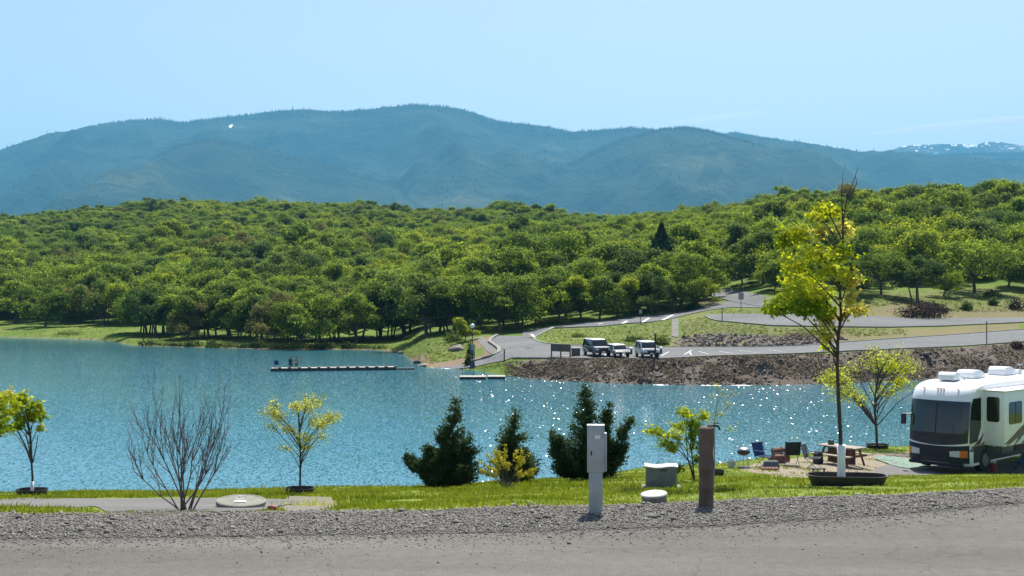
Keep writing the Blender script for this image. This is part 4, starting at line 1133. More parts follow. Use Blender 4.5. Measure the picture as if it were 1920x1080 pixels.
def clump_tree(name, label, base, trunk, clumps, seed, leaf_m, leaf='maple', bark='bark', leafsize=.055, twig_r=.004, droop=0.0, trunk_r=.03, extra=None, depth=0.5, twigs=9, dens=1.0, spread=.20, rise=.9):
    """young tree: trunk polyline, a limb to every clump, twigs inside the clump, leaves on the twigs.
    trunk and clumps are given as pixel offsets seen from the photograph and get their metres from the trunk's distance"""
    rng = np.random.default_rng(seed)
    d0 = base[1]; k = d0 / F
    t = thing(name, label, 'tree', base)
    def loc(px, row, dy=0.0): return np.array([(px - (CX + base[0] / k)) * k, dy, (CY + (CAMZ - base[2]) / k - row) * k])
    tr = MB()
    tp = np.array([loc(*q) for q in trunk]); tp[0, 2] -= .12
    m = len(tp); tr.tube(tp, np.linspace(trunk_r, max(twig_r * 1.6, trunk_r * .35), m), 7)
    groups = {}
    for c in clumps:
        px, row, rx, ry, n = c[:5]; n = int(n * dens)
        lm = c[5] if len(c) > 5 and c[5] else leaf_m
        dy = c[6] if len(c) > 6 else rng.uniform(-depth, depth)
        cc = loc(px, row, dy); rx *= k; ry *= k
        # limb leaves the trunk below the clump
        cand = [q for q in tp if q[2] < cc[2] - abs(cc[0]) * .35] or [tp[0]]
        # interpolate along the trunk for a start at a natural height
        z0 = max(tp[1][2], cc[2] - .25 * abs(cc[2]) * .3 - np.hypot(cc[0] - tp[-1][0], dy) * rise - ry * .5)
        z0 = min(z0, tp[-1][2])
        st = np.array([np.interp(z0, tp[:, 2], tp[:, 0]), np.interp(z0, tp[:, 2], tp[:, 1]), z0])
        mid = (st + cc) / 2 + np.array([0, 0, .08 * np.linalg.norm(cc - st)]) + rng.normal(0, .02, 3)
        L_ = np.linalg.norm(cc - st)
        tr.tube([st, mid, cc], [max(twig_r, trunk_r * .42), max(twig_r, trunk_r * .28), twig_r], 5, cap=False)
        nt_ = max(4, twigs)
        ends = []
        for q in range(nt_):
            v = rng.normal(0, 1, 3); v /= np.linalg.norm(v); v *= rng.uniform(.5, 1) ** .5
            e = cc + v * np.array([rx, min(rx, .7), ry]) + np.array([0, 0, -droop * ry * abs(v[0])])
            s0 = mid + (cc - mid) * rng.uniform(.35, 1)
            ends.append((s0, e)); tr.tube([s0, (s0 + e) / 2 + rng.normal(0, .02, 3), e], [twig_r, twig_r * .8, twig_r * .5], 3, cap=False)
        if n:
            which = rng.integers(0, nt_, n); tt = rng.uniform(.35, 1.08, n)[:, None]
            S = np.array([e[0] for e in ends])[which]; E = np.array([e[1] for e in ends])[which]
            p = S + (E - S) * tt + rng.normal(0, 1, (n, 3)) * np.array([rx, min(rx, .6), ry]) * spread
            nr = (p - cc) * .6 / max(rx, ry) + np.array([0, -.25, .8])
            groups.setdefault(lm, []).append((p, nr))
    if extra: extra(tr, loc, rng)
    tr.build('trunk', M[bark], t)
    for lm, lst in groups.items():
        p = np.concatenate([q[0] for q in lst]); nr = np.concatenate([q[1] for q in lst])
        sz = rng.uniform(.6, 1.25, (len(p), 1)) * leafsize
        V, Fa = (maple_leaf_fan if leaf == 'maple' else leaf_quads)(p, nr, sz, rng)
        obj('crown', mesh_np('crown', V, Fa), M[lm], t)
    return t

def tub(name, label, base, L_, W_, h, rz=0.0, cat='planter', soil=True):
    """oval black plastic tree tub, walls leaning out, with a rolled rim"""
    t = thing(name, label, cat, base, rz)
    n = 28
    w = MB()
    prof = [(.86, -.06), (.90, 0.02), (1.0, h), (1.03, h), (1.03, h + .025), (.985, h + .025), (.96, h * .55)]
    V = []; 
    for r, z in prof:
        for k in range(n):
            a = 2 * math.pi * k / n
            cx = math.copysign(abs(math.cos(a)) ** .62, math.cos(a)); sy = math.copysign(abs(math.sin(a)) ** .62, math.sin(a))
            V.append((cx * L_ / 2 * r, sy * W_ / 2 * r, z))
    Fs = []
    for i in range(len(prof) - 1):
        for k in range(n):
            k2 = (k + 1) % n; Fs.append((i * n + k, i * n + k2, (i + 1) * n + k2, (i + 1) * n + k))
    w.add(V, Fs); w.build('wall', M['plastic_black'], t, smooth=False)
    s = MB(); s.add([(math.copysign(abs(math.cos(a)) ** .62, math.cos(a)) * L_ / 2 * .97, math.copysign(abs(math.sin(a)) ** .62, math.sin(a)) * W_ / 2 * .97, h * .6) for a in np.linspace(0, 2 * math.pi, n, endpoint=False)] + [(0, 0, h * .75)],
                    [(k, (k + 1) % n, n) for k in range(n)])
    s.build('soil', M['soil'], t)
    return t

# --- big young maple in the long tub
B = near_hit(1588, 911)
tub('tree_tub', 'long black plastic tub holding the big young maple', B, 1.80, 0.80, 0.24, R(-6))
bt = np.array([(1577 - CX) / F * B[1], B[1], near_z((1577 - CX) / F * B[1], B[1])])
def big_extra(tr, loc, rng):
    for pts in ([(1583, 400), (1590, 365), (1602, 335), (1609, 314)], [(1580, 420), (1578, 360), (1581, 322)], [(1592, 372), (1606, 345), (1604, 328)]):
        q = [loc(*a) for a in pts]; tr.tube(q, np.linspace(.014, .004, len(q)), 4)
MG, MD, MGo = 'maple_leaf', 'maple_leaf_deep', 'maple_leaf_gold'
clump_tree('maple_tree', 'tall young maple with white trunk guard and lopsided yellow green crown', (bt[0], B[1], bt[2]),
    [(1577, 905), (1576, 815), (1572, 740), (1570, 690), (1571, 640), (1577, 590), (1575, 545), (1581, 480), (1580, 430), (1583, 400)],
    [(1555, 385, 26, 18, 300, MG), (1530, 400, 20, 14, 90, MG), (1592, 425, 14, 20, 110, MGo), (1545, 432, 22, 14, 110, MGo), (1482, 432, 22, 20, 300, MG), (1462, 445, 12, 16, 110, MD),
     (1520, 470, 36, 18, 330, MG), (1480, 490, 30, 16, 260, MG), (1575, 470, 24, 20, 200, MG), (1560, 505, 38, 20, 330, MG), (1510, 520, 36, 22, 420, MG), (1588, 520, 18, 22, 120, MGo),
     (1540, 548, 30, 18, 330, MG), (1490, 548, 34, 22, 520, MG), (1462, 566, 26, 18, 420, MD), (1505, 572, 34, 16, 520, MD), (1540, 575, 22, 16, 300, MD), (1440, 578, 14, 8, 150, MD),
     (1560, 590, 20, 12, 150, MGo), (1548, 600, 16, 14, 140, MGo), (1610, 578, 22, 12, 190, MGo), (1590, 588, 12, 10, 70, MGo), (1582, 555, 12, 22, 120, MGo), (1552, 625, 14, 14, 70, MGo), (1560, 650, 14, 14, 60, MG),
     (1535, 622, 24, 12, 50, MGo)],
    5, MG, leafsize=.078, trunk_r=.052, twig_r=.006, droop=.4, depth=.7, extra=big_extra, twigs=16, dens=.95, spread=.34, rise=.45)
g = MB(); k = B[1] / F
g.lathe([(.066, 0), (.092, 0.0), (.098, .3), (.094, .62), (.102, .98), (.094, .98)], 12, (0, 0, 0))
tag(g.build('trunk_guard', M['paint_white'], smooth=True), 'white tube wrapped round the foot of the big young maple', 'trunk guard').location = (bt[0] + .005, B[1], bt[2] - .02)

# --- pale young tree behind the picnic table
b = near_hit(1645, 840)
tub('tree_tub', 'low black tub under the leafy tree by the water and the motorhome', b, 1.0, .8, .14)
pl = []
rg = np.random.default_rng(4)
for i in range(34):
    a = rg.uniform(0, 6.28); r = rg.uniform(.15, 1) ** .6
    pl.append((1638 + 92 * r * math.cos(a), 705 + 46 * r * math.sin(a) - 6 * math.cos(a), rg.uniform(12, 22), rg.uniform(8, 15), int(rg.uniform(50, 95)), MG if rg.random() < .6 else 'pale_leaf'))
clump_tree('young_tree', 'airy yellow green young tree between picnic table and motorhome', b, [(1645, 840), (1643, 800), (1640, 770), (1641, 745), (1644, 720), (1648, 690)], pl, 6, MG, leaf='quad', leafsize=.062, trunk_r=.065, twig_r=.009, depth=1.3, twigs=9, dens=1.35, spread=.45)

# --- left pair
b = near_hit(60, 930)
tub('tree_tub', 'black tub round the many-stemmed young maple on the lawn edge', b, .74, .62, .17)
cl = []
rg = np.random.default_rng(14)
for i in range(9):
    cl.append((rg.uniform(14, 66), rg.uniform(740, 795), rg.uniform(12, 18), rg.uniform(10, 15), 130, MG if rg.random() < .5 else MD))
cl += [(70, 770, 13, 22, 260, MG), (72, 800, 10, 10, 60, 'pale_leaf'), (40, 798, 10, 8, 110, MD), (8, 803, 9, 5, 70, MD), (20, 735, 18, 14, 160, 'maple_leaf_gold')]
def l_extra(tr, loc, rng):
    for pts in ([(59, 870), (48, 838), (28, 800)], [(60, 865), (52, 830), (45, 790)], [(60, 865), (58, 820), (52, 780)], [(61, 868), (68, 838), (71, 815)], [(60, 868), (55, 850), (30, 800)]):
        q = [loc(*a) for a in pts]; tr.tube(q, np.linspace(.020, .008, len(q)), 5)
clump_tree('maple_tree', 'many-stemmed young maple with clustered leaves in a small black tub', b, [(60, 930), (61, 895), (59, 866), (56, 820), (52, 780)], cl, 16, MG, leafsize=.075, trunk_r=.034, twig_r=.006, extra=l_extra, depth=.5)
g = MB(); g.lathe([(.040, 0), (.048, .16), (.044, .34)], 10, (0, 0, 0))
tag(g.build('trunk_guard', M['paint_white'], smooth=True), 'short pale wrap on the many-stemmed maple trunk', 'trunk guard').location = (b[0] + .004, b[1], b[2] + .05)
b2 = near_hit(-52, 948)
cl = []
for i in range(22):
    a = rg.uniform(0, 6.28); r = rg.uniform(0, 1) ** .6
    cl.append((-36 + 84 * r * math.cos(a), 758 + 52 * r * math.sin(a), rg.uniform(16, 24), rg.uniform(14, 20), 190, MG if a > 3.14 else MD))
clump_tree('maple_tree', 'bushy golden green young maple at the end of the camping pad', b2, [(-52, 948), (-51, 880), (-48, 820), (-42, 760), (-38, 720)], cl, 18, MG, leafsize=.06, trunk_r=.04, twig_r=.006, depth=.6)

# --- slim pale tree
b = near_hit(562, 926)
tub('tree_tub', 'small black tub round the slim pale tree', b, .74, .6, .17)
cl = []
for i in range(30):
    a = rg.uniform(0, 6.28); r = rg.uniform(.1, 1) ** .6
    cl.append((560 + 66 * r * math.cos(a), 784 + 52 * r * math.sin(a), rg.uniform(9, 15), rg.uniform(7, 11), int(rg.uniform(20, 42)), 'pale_leaf'))
clump_tree('young_tree', 'slim young tree with sparse pale yellow leaves in a small black tub', b, [(562, 926), (563, 880), (563, 845), (561, 815), (560, 790), (562, 755)], cl, 22, 'pale_leaf', leaf='quad', leafsize=.030, trunk_r=.030, twig_r=.005, depth=.8, twigs=10, dens=3.0, spread=.5)

# --- green maple beside the log post, with its thin upright shoot
b = near_hit(1303, 905)
cl = [(1215, 800, 18, 9, 120, MG), (1232, 815, 20, 10, 170, MG), (1250, 832, 24, 12, 260, MD), (1262, 815, 18, 12, 200, MG), (1285, 768, 22, 14, 260, MG), (1298, 790, 18, 14, 240, MD), (1275, 800, 16, 12, 160, MG),
      (1295, 815, 16, 14, 200, MD), (1312, 800, 14, 22, 200, MD), (1318, 835, 10, 22, 160, MD), (1268, 874, 14, 9, 130, MD), (1258, 842, 14, 9, 120, MG), (1312, 862, 10, 14, 110, MD), (1320, 780, 12, 14, 120, MG), (1300, 840, 12, 12, 90, MG)]
def m_extra(tr, loc, rng):
    for pts in ([(1303, 905), (1296, 875), (1275, 835), (1262, 815)], [(1302, 905), (1290, 862), (1286, 810), (1288, 770)]):
        q = [loc(*a) for a in pts]; tr.tube(q, np.linspace(.020, .007, len(q)), 5)
clump_tree('maple_tree', 'leafy green maple growing close beside the log post', b, [(1304, 908), (1299, 870), (1295, 835), (1296, 800), (1300, 770)], cl, 25, MG, leafsize=.062, trunk_r=.022, twig_r=.005, extra=m_extra, depth=.45)
b = near_hit(1340, 885)
cl = [(1352, 740, 22, 14, 46), (1370, 760, 16, 10, 30), (1340, 775, 22, 12, 44), (1365, 800, 22, 8, 20), (1330, 792, 18, 12, 44), (1345, 722, 14, 8, 22), (1318, 770, 14, 12, 34), (1378, 735, 10, 8, 16), (1388, 796, 9, 5, 8)]
clump_tree('sapling', 'thin pale sapling rising behind the log post', b, [(1336, 886), (1335, 840), (1338, 800), (1344, 760), (1347, 725)], [(*c, 'pale_leaf') for c in cl], 27, 'pale_leaf', leaf='quad', leafsize=.036, trunk_r=.016, twig_r=.004, depth=.4, twigs=6)

# --- bare shrub
def bare_shrub(base, label):
    rng = np.random.default_rng(3)
    t = thing('bare_shrub', label, 'shrub', base)
    k = base[1] / F
    st = MB(); tw = MB()
    def grow(p, v, L_, r, lev, mb):
        n = 5; pts = [p]; q = p.copy(); vv = v.copy()
        for i in range(n):
            vv = vv + rng.normal(0, .055, 3) + np.array([0, 0, .045]); vv /= np.linalg.norm(vv)
            q = q + vv * L_ / n; pts.append(q.copy())
        mb.tube(pts, np.linspace(r, r * .45, n + 1), 5 if lev == 0 else 3, cap=False)
        if lev < 3:
            for c in range(5 if lev == 0 else (4 if lev == 1 else 2)):
                i = rng.integers(2, n + 1); s = pts[i]
                nv = vv + rng.normal(0, .36, 3) * np.array([1, 1, .5]) + np.array([0, 0, .3]); nv /= np.linalg.norm(nv)
                grow(np.array(s), nv, L_ * rng.uniform(.40, .62), r * .55, lev + 1, tw)
    for tx, tz in ((-104, 120), (-84, 150), (-58, 175), (-34, 190), (-10, 200), (12, 195), (32, 200), (52, 180), (74, 165), (88, 130), (-4, 150), (40, 140)):
        e = np.array([tx * k, rng.uniform(-.5, .5), tz * k * 1.0])
        L_ = np.linalg.norm(e) * .74
        grow(np.array([rng.uniform(-.10, .14), rng.uniform(-.1, .1), -.05]), e / np.linalg.norm(e) - np.array([0, 0, .10]), L_, .016, 0, st)
    st.build('stem', M['twig'], t); tw.build('twig', M['twig'], t)
    return t
bare_shrub(near_hit(345, 957), 'leafless many-stemmed shrub spreading up from the gravel edge')

# --- evergreens
def cedar(label, base, leaders, seed, n=5200, blade=.085, m='cedar_leaf'):
    """shaggy juniper-like evergreen; leaders = (x offset px, height px, half width px, foot height px)"""
    rng = np.random.default_rng(seed)
    t = thing('evergreen_tree', label, 'tree', base)
    k = base[1] / F
    tr = MB(); P_, D_ = [], []
    for (ox, hp, wp, z0p, lean) in leaders:
        h = hp * k; w = wp * k; z0 = z0p * k; x0 = ox * k; lx = lean * k
        tr.tube([(0, 0, -.1), (x0 * .6, 0, z0 + (h - z0) * .3), (x0 + lx, 0, h * .97)], [.05, .03, .006], 5)
        nb = int(70 * (h - z0) / 2.0)
        for i in range(nb):
            u = rng.uniform(0, 1) ** .85                        # 0 at the tip, 1 at the foot
            zz = h - (h - z0) * u
            prof = (u ** .95) * (1 - max(0, u - .86) * 1.8)
            L_ = w * prof * rng.choice([.6, .8, 1.0, 1.3], p=[.25, .3, .3, .15]) * rng.uniform(.85, 1.15) + .05
            a = rng.uniform(0, 6.28)
            up = rng.uniform(.25, .75)
            dv = np.array([math.cos(a), math.sin(a), up]); dv /= np.linalg.norm(dv)
            s = np.array([x0 * (1 - u * .4) + lx * (1 - u), 0, max(zz - L_ * up * .5, .06)])
            tr.tube([s, s + dv * L_ * .8], [.008, .003], 3, cap=False)
            m_ = max(6, int(n / nb * (L_ / (w * .6))))
            tt = rng.uniform(.1, 1.0, m_)[:, None]
            P_.append(s + dv * L_ * tt + rng.normal(0, .045, (m_, 3)) * (0.6 + tt)); D_.append(np.tile(dv, (m_, 1)) + rng.normal(0, .45, (m_, 3)) + np.array([0, 0, .25]))
    p = np.concatenate(P_); dv = np.concatenate(D_); dv /= np.linalg.norm(dv, axis=1)[:, None]
    nn = len(p); sd_ = np.cross(dv, rng.normal(0, 1, (nn, 3))); sd_ /= np.linalg.norm(sd_, axis=1)[:, None]
    L_ = rng.uniform(.6, 1.3, (nn, 1)) * blade; wd = L_ * .26
    V = np.stack([p - sd_ * wd * .4, p + dv * L_ * .5 - sd_ * wd, p + dv * L_, p + dv * L_ * .5 + sd_ * wd], 1).reshape(-1, 3)
    V[:, 2] = np.maximum(V[:, 2], 0.0)
    tr.build('trunk', M['bark'], t)
    obj('crown', mesh_np('crown', V, np.arange(4 * nn).reshape(-1, 4)), M[m], t)
    return t
cedar('dark shaggy evergreen with one long low branch to its side', near_hit(843, 912), [(4, 168, 62, 2, 6), (-8, 108, 44, 2, -6), (22, 88, 40, 2, 12), (-40, 58, 24, 4, -44), (-30, 74, 34, 3, -10), (-50, 50, 22, 6, -26)], 31, n=9500)
cedar('small pointed evergreen behind the yellow shrub', near_hit(962, 908), [(2, 140, 48, 2, 2), (-8, 74, 36, 2, -8), (10, 66, 34, 2, 12)], 32, n=7500)
cedar('broad evergreen with several tops behind the grey pedestal', near_hit(1098, 900), [(-2, 176, 60, 2, 2), (30, 142, 36, 2, 14), (52, 112, 34, 4, 34), (-34, 88, 36, 4, -28), (10, 84, 56, 2, 10)], 33, n=12000)

def flower_shrub(base, label):
    rng = np.random.default_rng(8)
    t = thing('flowering_shrub', label, 'shrub', base)
    k = base[1] / F; st = MB(); P_ = []
    for i in range(26):
        a = rng.uniform(-1.15, 1.15); L_ = rng.uniform(45, 88) * k
        e = np.array([math.sin(a) * L_ * .8, rng.uniform(-.35, .15), max(.12, math.cos(a) * L_)])
        mid = e * .55 + np.array([0, 0, .10]); st.tube([(rng.uniform(-.05, .05), 0, -.04), mid, e], [.008, .006, .003], 4, cap=False)
        for j in range(9):
            u = rng.uniform(.3, 1.02); c = mid * (1 - u) * 2 * .5 + e * u if u < .5 else mid + (e - mid) * (u - .5) * 2
            P_.append(c + rng.normal(0, .028, (10, 3)))
    p = np.concatenate(P_)
    st.build('stem', M['twig'], t)
    V, Fa = leaf_quads(p, rng.normal(0, .4, p.shape) + np.array([0, -.4, .7]), rng.uniform(.016, .032, (len(p), 1)), rng)
    obj('flower', mesh_np('flower', V, Fa), M['yellow_flower'], t)
flower_shrub(near_hit(952, 918), 'yellow blooming shrub in front of the small evergreen')

# tall weeds on the lawn
def weeds(name, label, base, w, h, n, m, seed):
    rng = np.random.default_rng(seed)
    p = np.stack([rng.normal(0, w * .4, n), rng.normal(0, w * .3, n), np.zeros(n)], 1)
    tip = p + np.stack([rng.normal(0, h * .3, n), rng.normal(0, h * .3, n), rng.uniform(.4, 1, n) * h], 1)
    a = rng.uniform(0, 6.28, n); s = np.stack([np.cos(a), np.sin(a), 0 * a], 1) * h * .06
    p[:, 2] -= .05
    V = np.stack([p - s, p + s, tip], 1).reshape(-1, 3)
    o = obj(name, mesh_np(name, V, np.arange(len(V)).reshape(-1, 3)), m)
    o.location = base
    return tag(o, label, 'weeds', kind='stuff')
weeds('weed_clump', 'tuft of tall dark weeds beside the small round lid', near_hit(1190, 926), .5, .22, 260, M['shrub_leaf'], 1)
weeds('weed_clump', 'tuft of weeds between the round lid and the log post', near_hit(1272, 928), .6, .16, 240, M['shrub_leaf'], 2)
weeds('weed_clump', 'dark grass tuft at the foot of the log post', near_hit(1362, 925), .5, .16, 240, M['shrub_leaf'], 3)
weeds('weed_clump', 'dry yellow weeds beside the big concrete lid', near_hit(575, 950), .9, .14, 300, M['pale_leaf'], 4)

# ================================================================== things along the road
q = near_hit(1117, 963); px_m = F / q[1]
t = thing('utility_pedestal', 'grey metal power pedestal standing in the gravel', 'pedestal', q, R(-4))
mb = MB(); mb.box((0, 0, .30), (.22, .17, .9)); mb.build('post', M['galv'], t, .008)
mb = MB(); mb.box((0, -.005, 1.04), (.275, .20, .74)); mb.build('cabinet', M['galv'], t, .012)
mb = MB(); mb.box((0, -.002, 1.418), (.285, .212, .018)); mb.build('cap', M['galv'], t, .005)
mb = MB(); mb.box((.155, 0, .99), (.045, .15, .62)); mb.build('meter_cover', M['galv'], t, .015)
mb = MB(); mb.box((0, -.11, 1.05), (.235, .012, .62)); d_ = mb.build('door', M['galv'], t, .004)
mb = MB(); mb.box((-.07, -.121, .98), (.02, .014, .07)); mb.build('latch', M['metal_dark'], d_)
for zz in (.84, 1.26):
    mb = MB(); mb.tube([(.112, -.120, zz - .03), (.112, -.120, zz + .03)], .007, 5); mb.build('hinge', M['steel'], d_)
mb = MB(); mb.box((.03, -.118, 1.24), (.09, .004, .055)); mb.build('plate', M['paint_white'], d_)

q = near_hit(1324, 950)
t = thing('log_post', 'thick brown log post with a water tap on top', 'post', q)
mb = MB(); pr = []
for i, zz in enumerate(np.linspace(-.25, 1.30, 12)):
    pr.append((.122 + .008 * math.sin(i * 2.1) + (.012 if zz < .1 else 0), zz))
mb.lathe(pr + [(.09, 1.325)], 14); mb.build('log', M['log'], t, smooth=False)
mb = MB(); mb.tube([(.10, -.02, .1), (.135, -.02, .7), (.132, -.02, 1.30), (.15, -.02, 1.355)], .013, 6); mb.build('pipe', M['steel'], t)
mb = MB(); mb.tube([(.02, 0, 1.345), (.15, -.02, 1.345), (.20, -.03, 1.33), (.225, -.04, 1.27)], [.018, .02, .018, .014], 6); mb.box((.165, -.02, 1.385), (.10, .02, .016)); mb.build('tap', M['metal_dark'], t, smooth=False)

q = near_hit(452, 953)
t = thing('vault_lid', 'large round concrete lid lying at the gravel edge beside a red rock', 'concrete lid', q, R(6))
t.rotation_euler = (R(4), R(1.5), R(4)); t.location.z += .045
mb = MB(); mb.lathe([(.41, -.16), (.42, .0), (.445, .02), (.445, .075), (.425, .09), (.40, .088), (.385, .076)], 36); mb.build('rim', M['concrete_dark'], t, smooth=False)
mb = MB(); mb.lathe([(.40, .05), (.392, .080), (.15, .084), (.02, .086)], 36); mb.build('slab', M['concrete'], t)
mb = MB(); mb.tube([(-.07, -.10, .08), (-.07, -.10, .13), (.07, -.10, .13), (.07, -.10, .08)], .014, 6); mb.box((0, -.12, .093), (.20, .10, .012)); mb.build('lifting_handle', M['paint_white'], t)
mb = MB(); mb.tube([(-.06, .16, .08), (-.06, .16, .12), (.06, .16, .12), (.06, .16, .08)], .012, 6); mb.build('lifting_handle', M['paint_white'], t)

q = near_hit(509, 958)
mb = MB(); rg = np.random.default_rng(3); mb.ico((0, 0, .05), .10, .22, (1.15, .8, .62), rg); mb.ico((.05, .01, .03), .06, .2, (1.1, .9, .7), rg)
tag(mb.build('rock', M['rock_red'], bevel=.012), 'rusty red rock against the large concrete lid', 'rock').location = q

q = near_hit(1227, 944)
t = thing('riser_lid', 'small round white-topped riser tilted in the gravel', 'lid', q)
t.rotation_euler = (R(5), R(-5), 0); t.location.z += .05
mb = MB(); mb.lathe([(.20, -.15), (.215, .06), (.215, .10)], 28); mb.build('riser', M['concrete_dark'], t)
mb = MB(); mb.lathe([(.225, .10), (.232, .12), (.22, .135), (.03, .142)], 28); mb.build('lid', M['lid_pale'], t)

q = near_hit(1240, 914)
t = thing('utility_box', 'low grey concrete utility box with bright top on the lawn', 'utility box', q, R(-5))
mb = MB(); mb.box((0, .18, .24), (.78, .42, .58), taper=.98); mb.build('body', M['box_grey'], t, .02)
mb = MB(); V = []; nx = 9
for yy in (-.06, .42):
    for i in range(nx):
        xx = -.42 + .84 * i / (nx - 1); V.append((xx, yy, .545 + (.02 if yy > 0 else 0) + .018 * math.sin(i * .9 + 2)))
lo = [(a, b_, c - .03) for a, b_, c in V]
Fs = [(i, i + 1, nx + i + 1, nx + i) for i in range(nx - 1)] + [(2 * nx + i, 3 * nx + i, 3 * nx + i + 1, 2 * nx + i + 1) for i in range(nx - 1)] + [(i, 2 * nx + i, 2 * nx + i + 1, i + 1) for i in range(nx - 1)] + [(nx + i, nx + i + 1, 3 * nx + i + 1, 3 * nx + i) for i in range(nx - 1)] + [(0, nx, 3 * nx, 2 * nx), (nx - 1, 3 * nx - 1, 4 * nx - 1, 2 * nx - 1)]
mb.add(V + lo, Fs); mb.build('lid', M['lid_pale'], t)
mb = MB(); rr = random.Random(2)
for i in range(5):                                               # small illegible dark stencil marks under the lid
    mb.box((-.01 + i * .035, -.035, .455), (.02, .008, .045 if i % 2 else .06))
mb.build('stencil', M['metal_dark'], t)
mb = MB(); mb.box((0, .18, -.02), (.98, .62, .08)); mb.build('base_slab', M['concrete'], t, .01)

q = near_hit(1163, 894)
mb = MB(); mb.tube([(0, 0, -.15), (.005, 0, .2), (0, 0, .42)], .014, 5); mb.box((0, 0, .40), (.04, .02, .06))
tag(mb.build('marker_stake', M['wood']), 'thin wooden stake on the lawn between evergreen and utility box', 'stake').location = q
q = near_hit(1342, 890)
tub('tree_tub', 'small black tub half hidden behind the log post', q, .55, .45, .16)

# ================================================================== camp by the water
def camp_chair(name, label, base, rz, fabric, group=None, s=1.0):
    t = thing(name, label, 'camp chair', base, rz, group); t.scale = (s, s, s)
    w, dp, sh = .52, .46, .42
    def sag(n, m, fn):
        V = [fn(i / (n - 1), j / (m - 1)) for i in range(n) for j in range(m)]
        return V, [(i * m + j, (i + 1) * m + j, (i + 1) * m + j + 1, i * m + j + 1) for i in range(n - 1) for j in range(m - 1)]
    def both(V, Fs, nrm):
        V2 = [(a + nrm[0], b + nrm[1], c + nrm[2]) for a, b, c in V]; n = len(V)
        return V + V2, Fs + [tuple(k + n for k in f[::-1]) for f in Fs]
    mb = MB(); mb.add(*both(*sag(6, 6, lambda u, v: ((u - .5) * w, (v - .5) * dp, sh - .05 * math.sin(u * 3.14) * math.sin(v * 2 + .6) + .03 * (1 - v))), (0, 0, -.012))); mb.build('seat', M[fabric], t)
    mb = MB(); mb.add(*both(*sag(6, 7, lambda u, v: ((u - .5) * (w + .04 * v), dp / 2 + .04 + .14 * v + .03 * math.sin(u * 3.14), sh - .02 + .50 * v)), (0, .012, 0))); mb.build('backrest', M[fabric], t)
    for s_ in (-1, 1):
        mb = MB(); mb.tube([(s_ * .27, -.25, 0), (s_ * .27, .24, sh)], .011, 5); mb.build('leg', M['metal_dark'], t)
        mb = MB(); mb.tube([(s_ * .27, .25, 0), (s_ * .27, -.22, sh), (s_ * .28, -.22, sh + .2)], .011, 5); mb.build('leg', M['metal_dark'], t)
        mb = MB(); mb.tube([(s_ * .28, .25, sh - .02), (s_ * .285, .40, sh + .52)], .011, 5); mb.build('back_post', M['metal_dark'], t)
        mb = MB(); mb.box((s_ * .29, .02, sh + .21), (.065, .50, .02)); mb.build('armrest', M[fabric], t, .006)
    for yy in (-.25, .25):
        mb = MB(); mb.tube([(-.27, yy, .012), (.27, yy, .012)], .010, 5); mb.build('stretcher', M['metal_dark'], t)
    return t
C_BL = 'blue folding camp chair beside a pile of bags'
camp_chair('camp_chair', C_BL, near_hit(1434, 874), R(35), 'fabric_blue', s=1.0)
camp_chair('camp_chair', 'dark green-black folding camp chair facing the lake', near_hit(1482, 871), R(182), 'fabric_dark', s=1.05)
camp_chair('camp_chair', 'grey folding camp chair pushed up to the picnic table', near_hit(1526, 877), R(60), 'fabric_grey', s=1.0)

def bag(name, label, base, size, m, rz=0, cat='bag'):
    t = thing(name, label, cat, base, rz)
    mb = MB(); mb.box((0, 0, size[2] / 2), size, taper=.86); mb.build('body', M[m], t, min(size) * .28, segs=3)
    mb = MB(); mb.tube([(-size[0] * .25, 0, size[2] * .95), (0, 0, size[2] * 1.15), (size[0] * .25, 0, size[2] * .95)], .012, 5); mb.build('handle', M['metal_dark'], t)
    return t
bag('duffel_bag', 'dark blue-grey bag lying on the ground by the blue camp chair', near_hit(1446, 876), (.62, .36, .30), 'fabric_grey')
bag('duffel_bag', 'brown bag behind the blue camp chair', near_hit(1462, 868), (.50, .34, .34), 'wood_red')
q = near_hit(1462, 866)
t = thing('firewood_stack', 'low stack of split reddish firewood between the chairs', 'firewood', q, R(10))
rg = np.random.default_rng(5)
for lay in range(5):
    for j in range(3):
        mb = MB(); L_ = rg.uniform(.55, .75); z0 = .06 + lay * .115
        mb.tube([(-L_ / 2 + rg.normal(0, .05), -.14 + j * .13, z0 + rg.normal(0, .008)), (L_ / 2, -.14 + j * .13 + rg.normal(0, .02), z0 + rg.normal(0, .02))], [.062, .066], 6)
        mb.build('log', M['wood_red'] if (lay + j) % 3 else M['wood'], t)
q = near_hit(1443, 881)
t = thing('fire_grate', 'low dark fire grate on the ground in front of the blue chair', 'fire grate', q)
mb = MB(); mb.box((0, 0, .05), (.62, .36, .05)); mb.build('tray', M['wood_red'], t, .01)
for i in range(6):
    mb = MB(); mb.tube([(-.28 + i * .112, -.18, .095), (-.28 + i * .112, .18, .095)], .009, 4); mb.build('bar', M['metal_dark'], t)
q = near_hit(1535, 883)
t = thing('foot_bench', 'low dark bench board in front of the grey camp chair', 'bench', q)
mb = MB(); mb.box((0, 0, .12), (.50, .22, .035)); mb.build('seat', M['metal_dark'], t, .006)
for s_ in (-1, 1):
    mb = MB(); mb.box((s_ * .2, 0, .05), (.03, .18, .11)); mb.build('leg', M['metal_dark'], t)

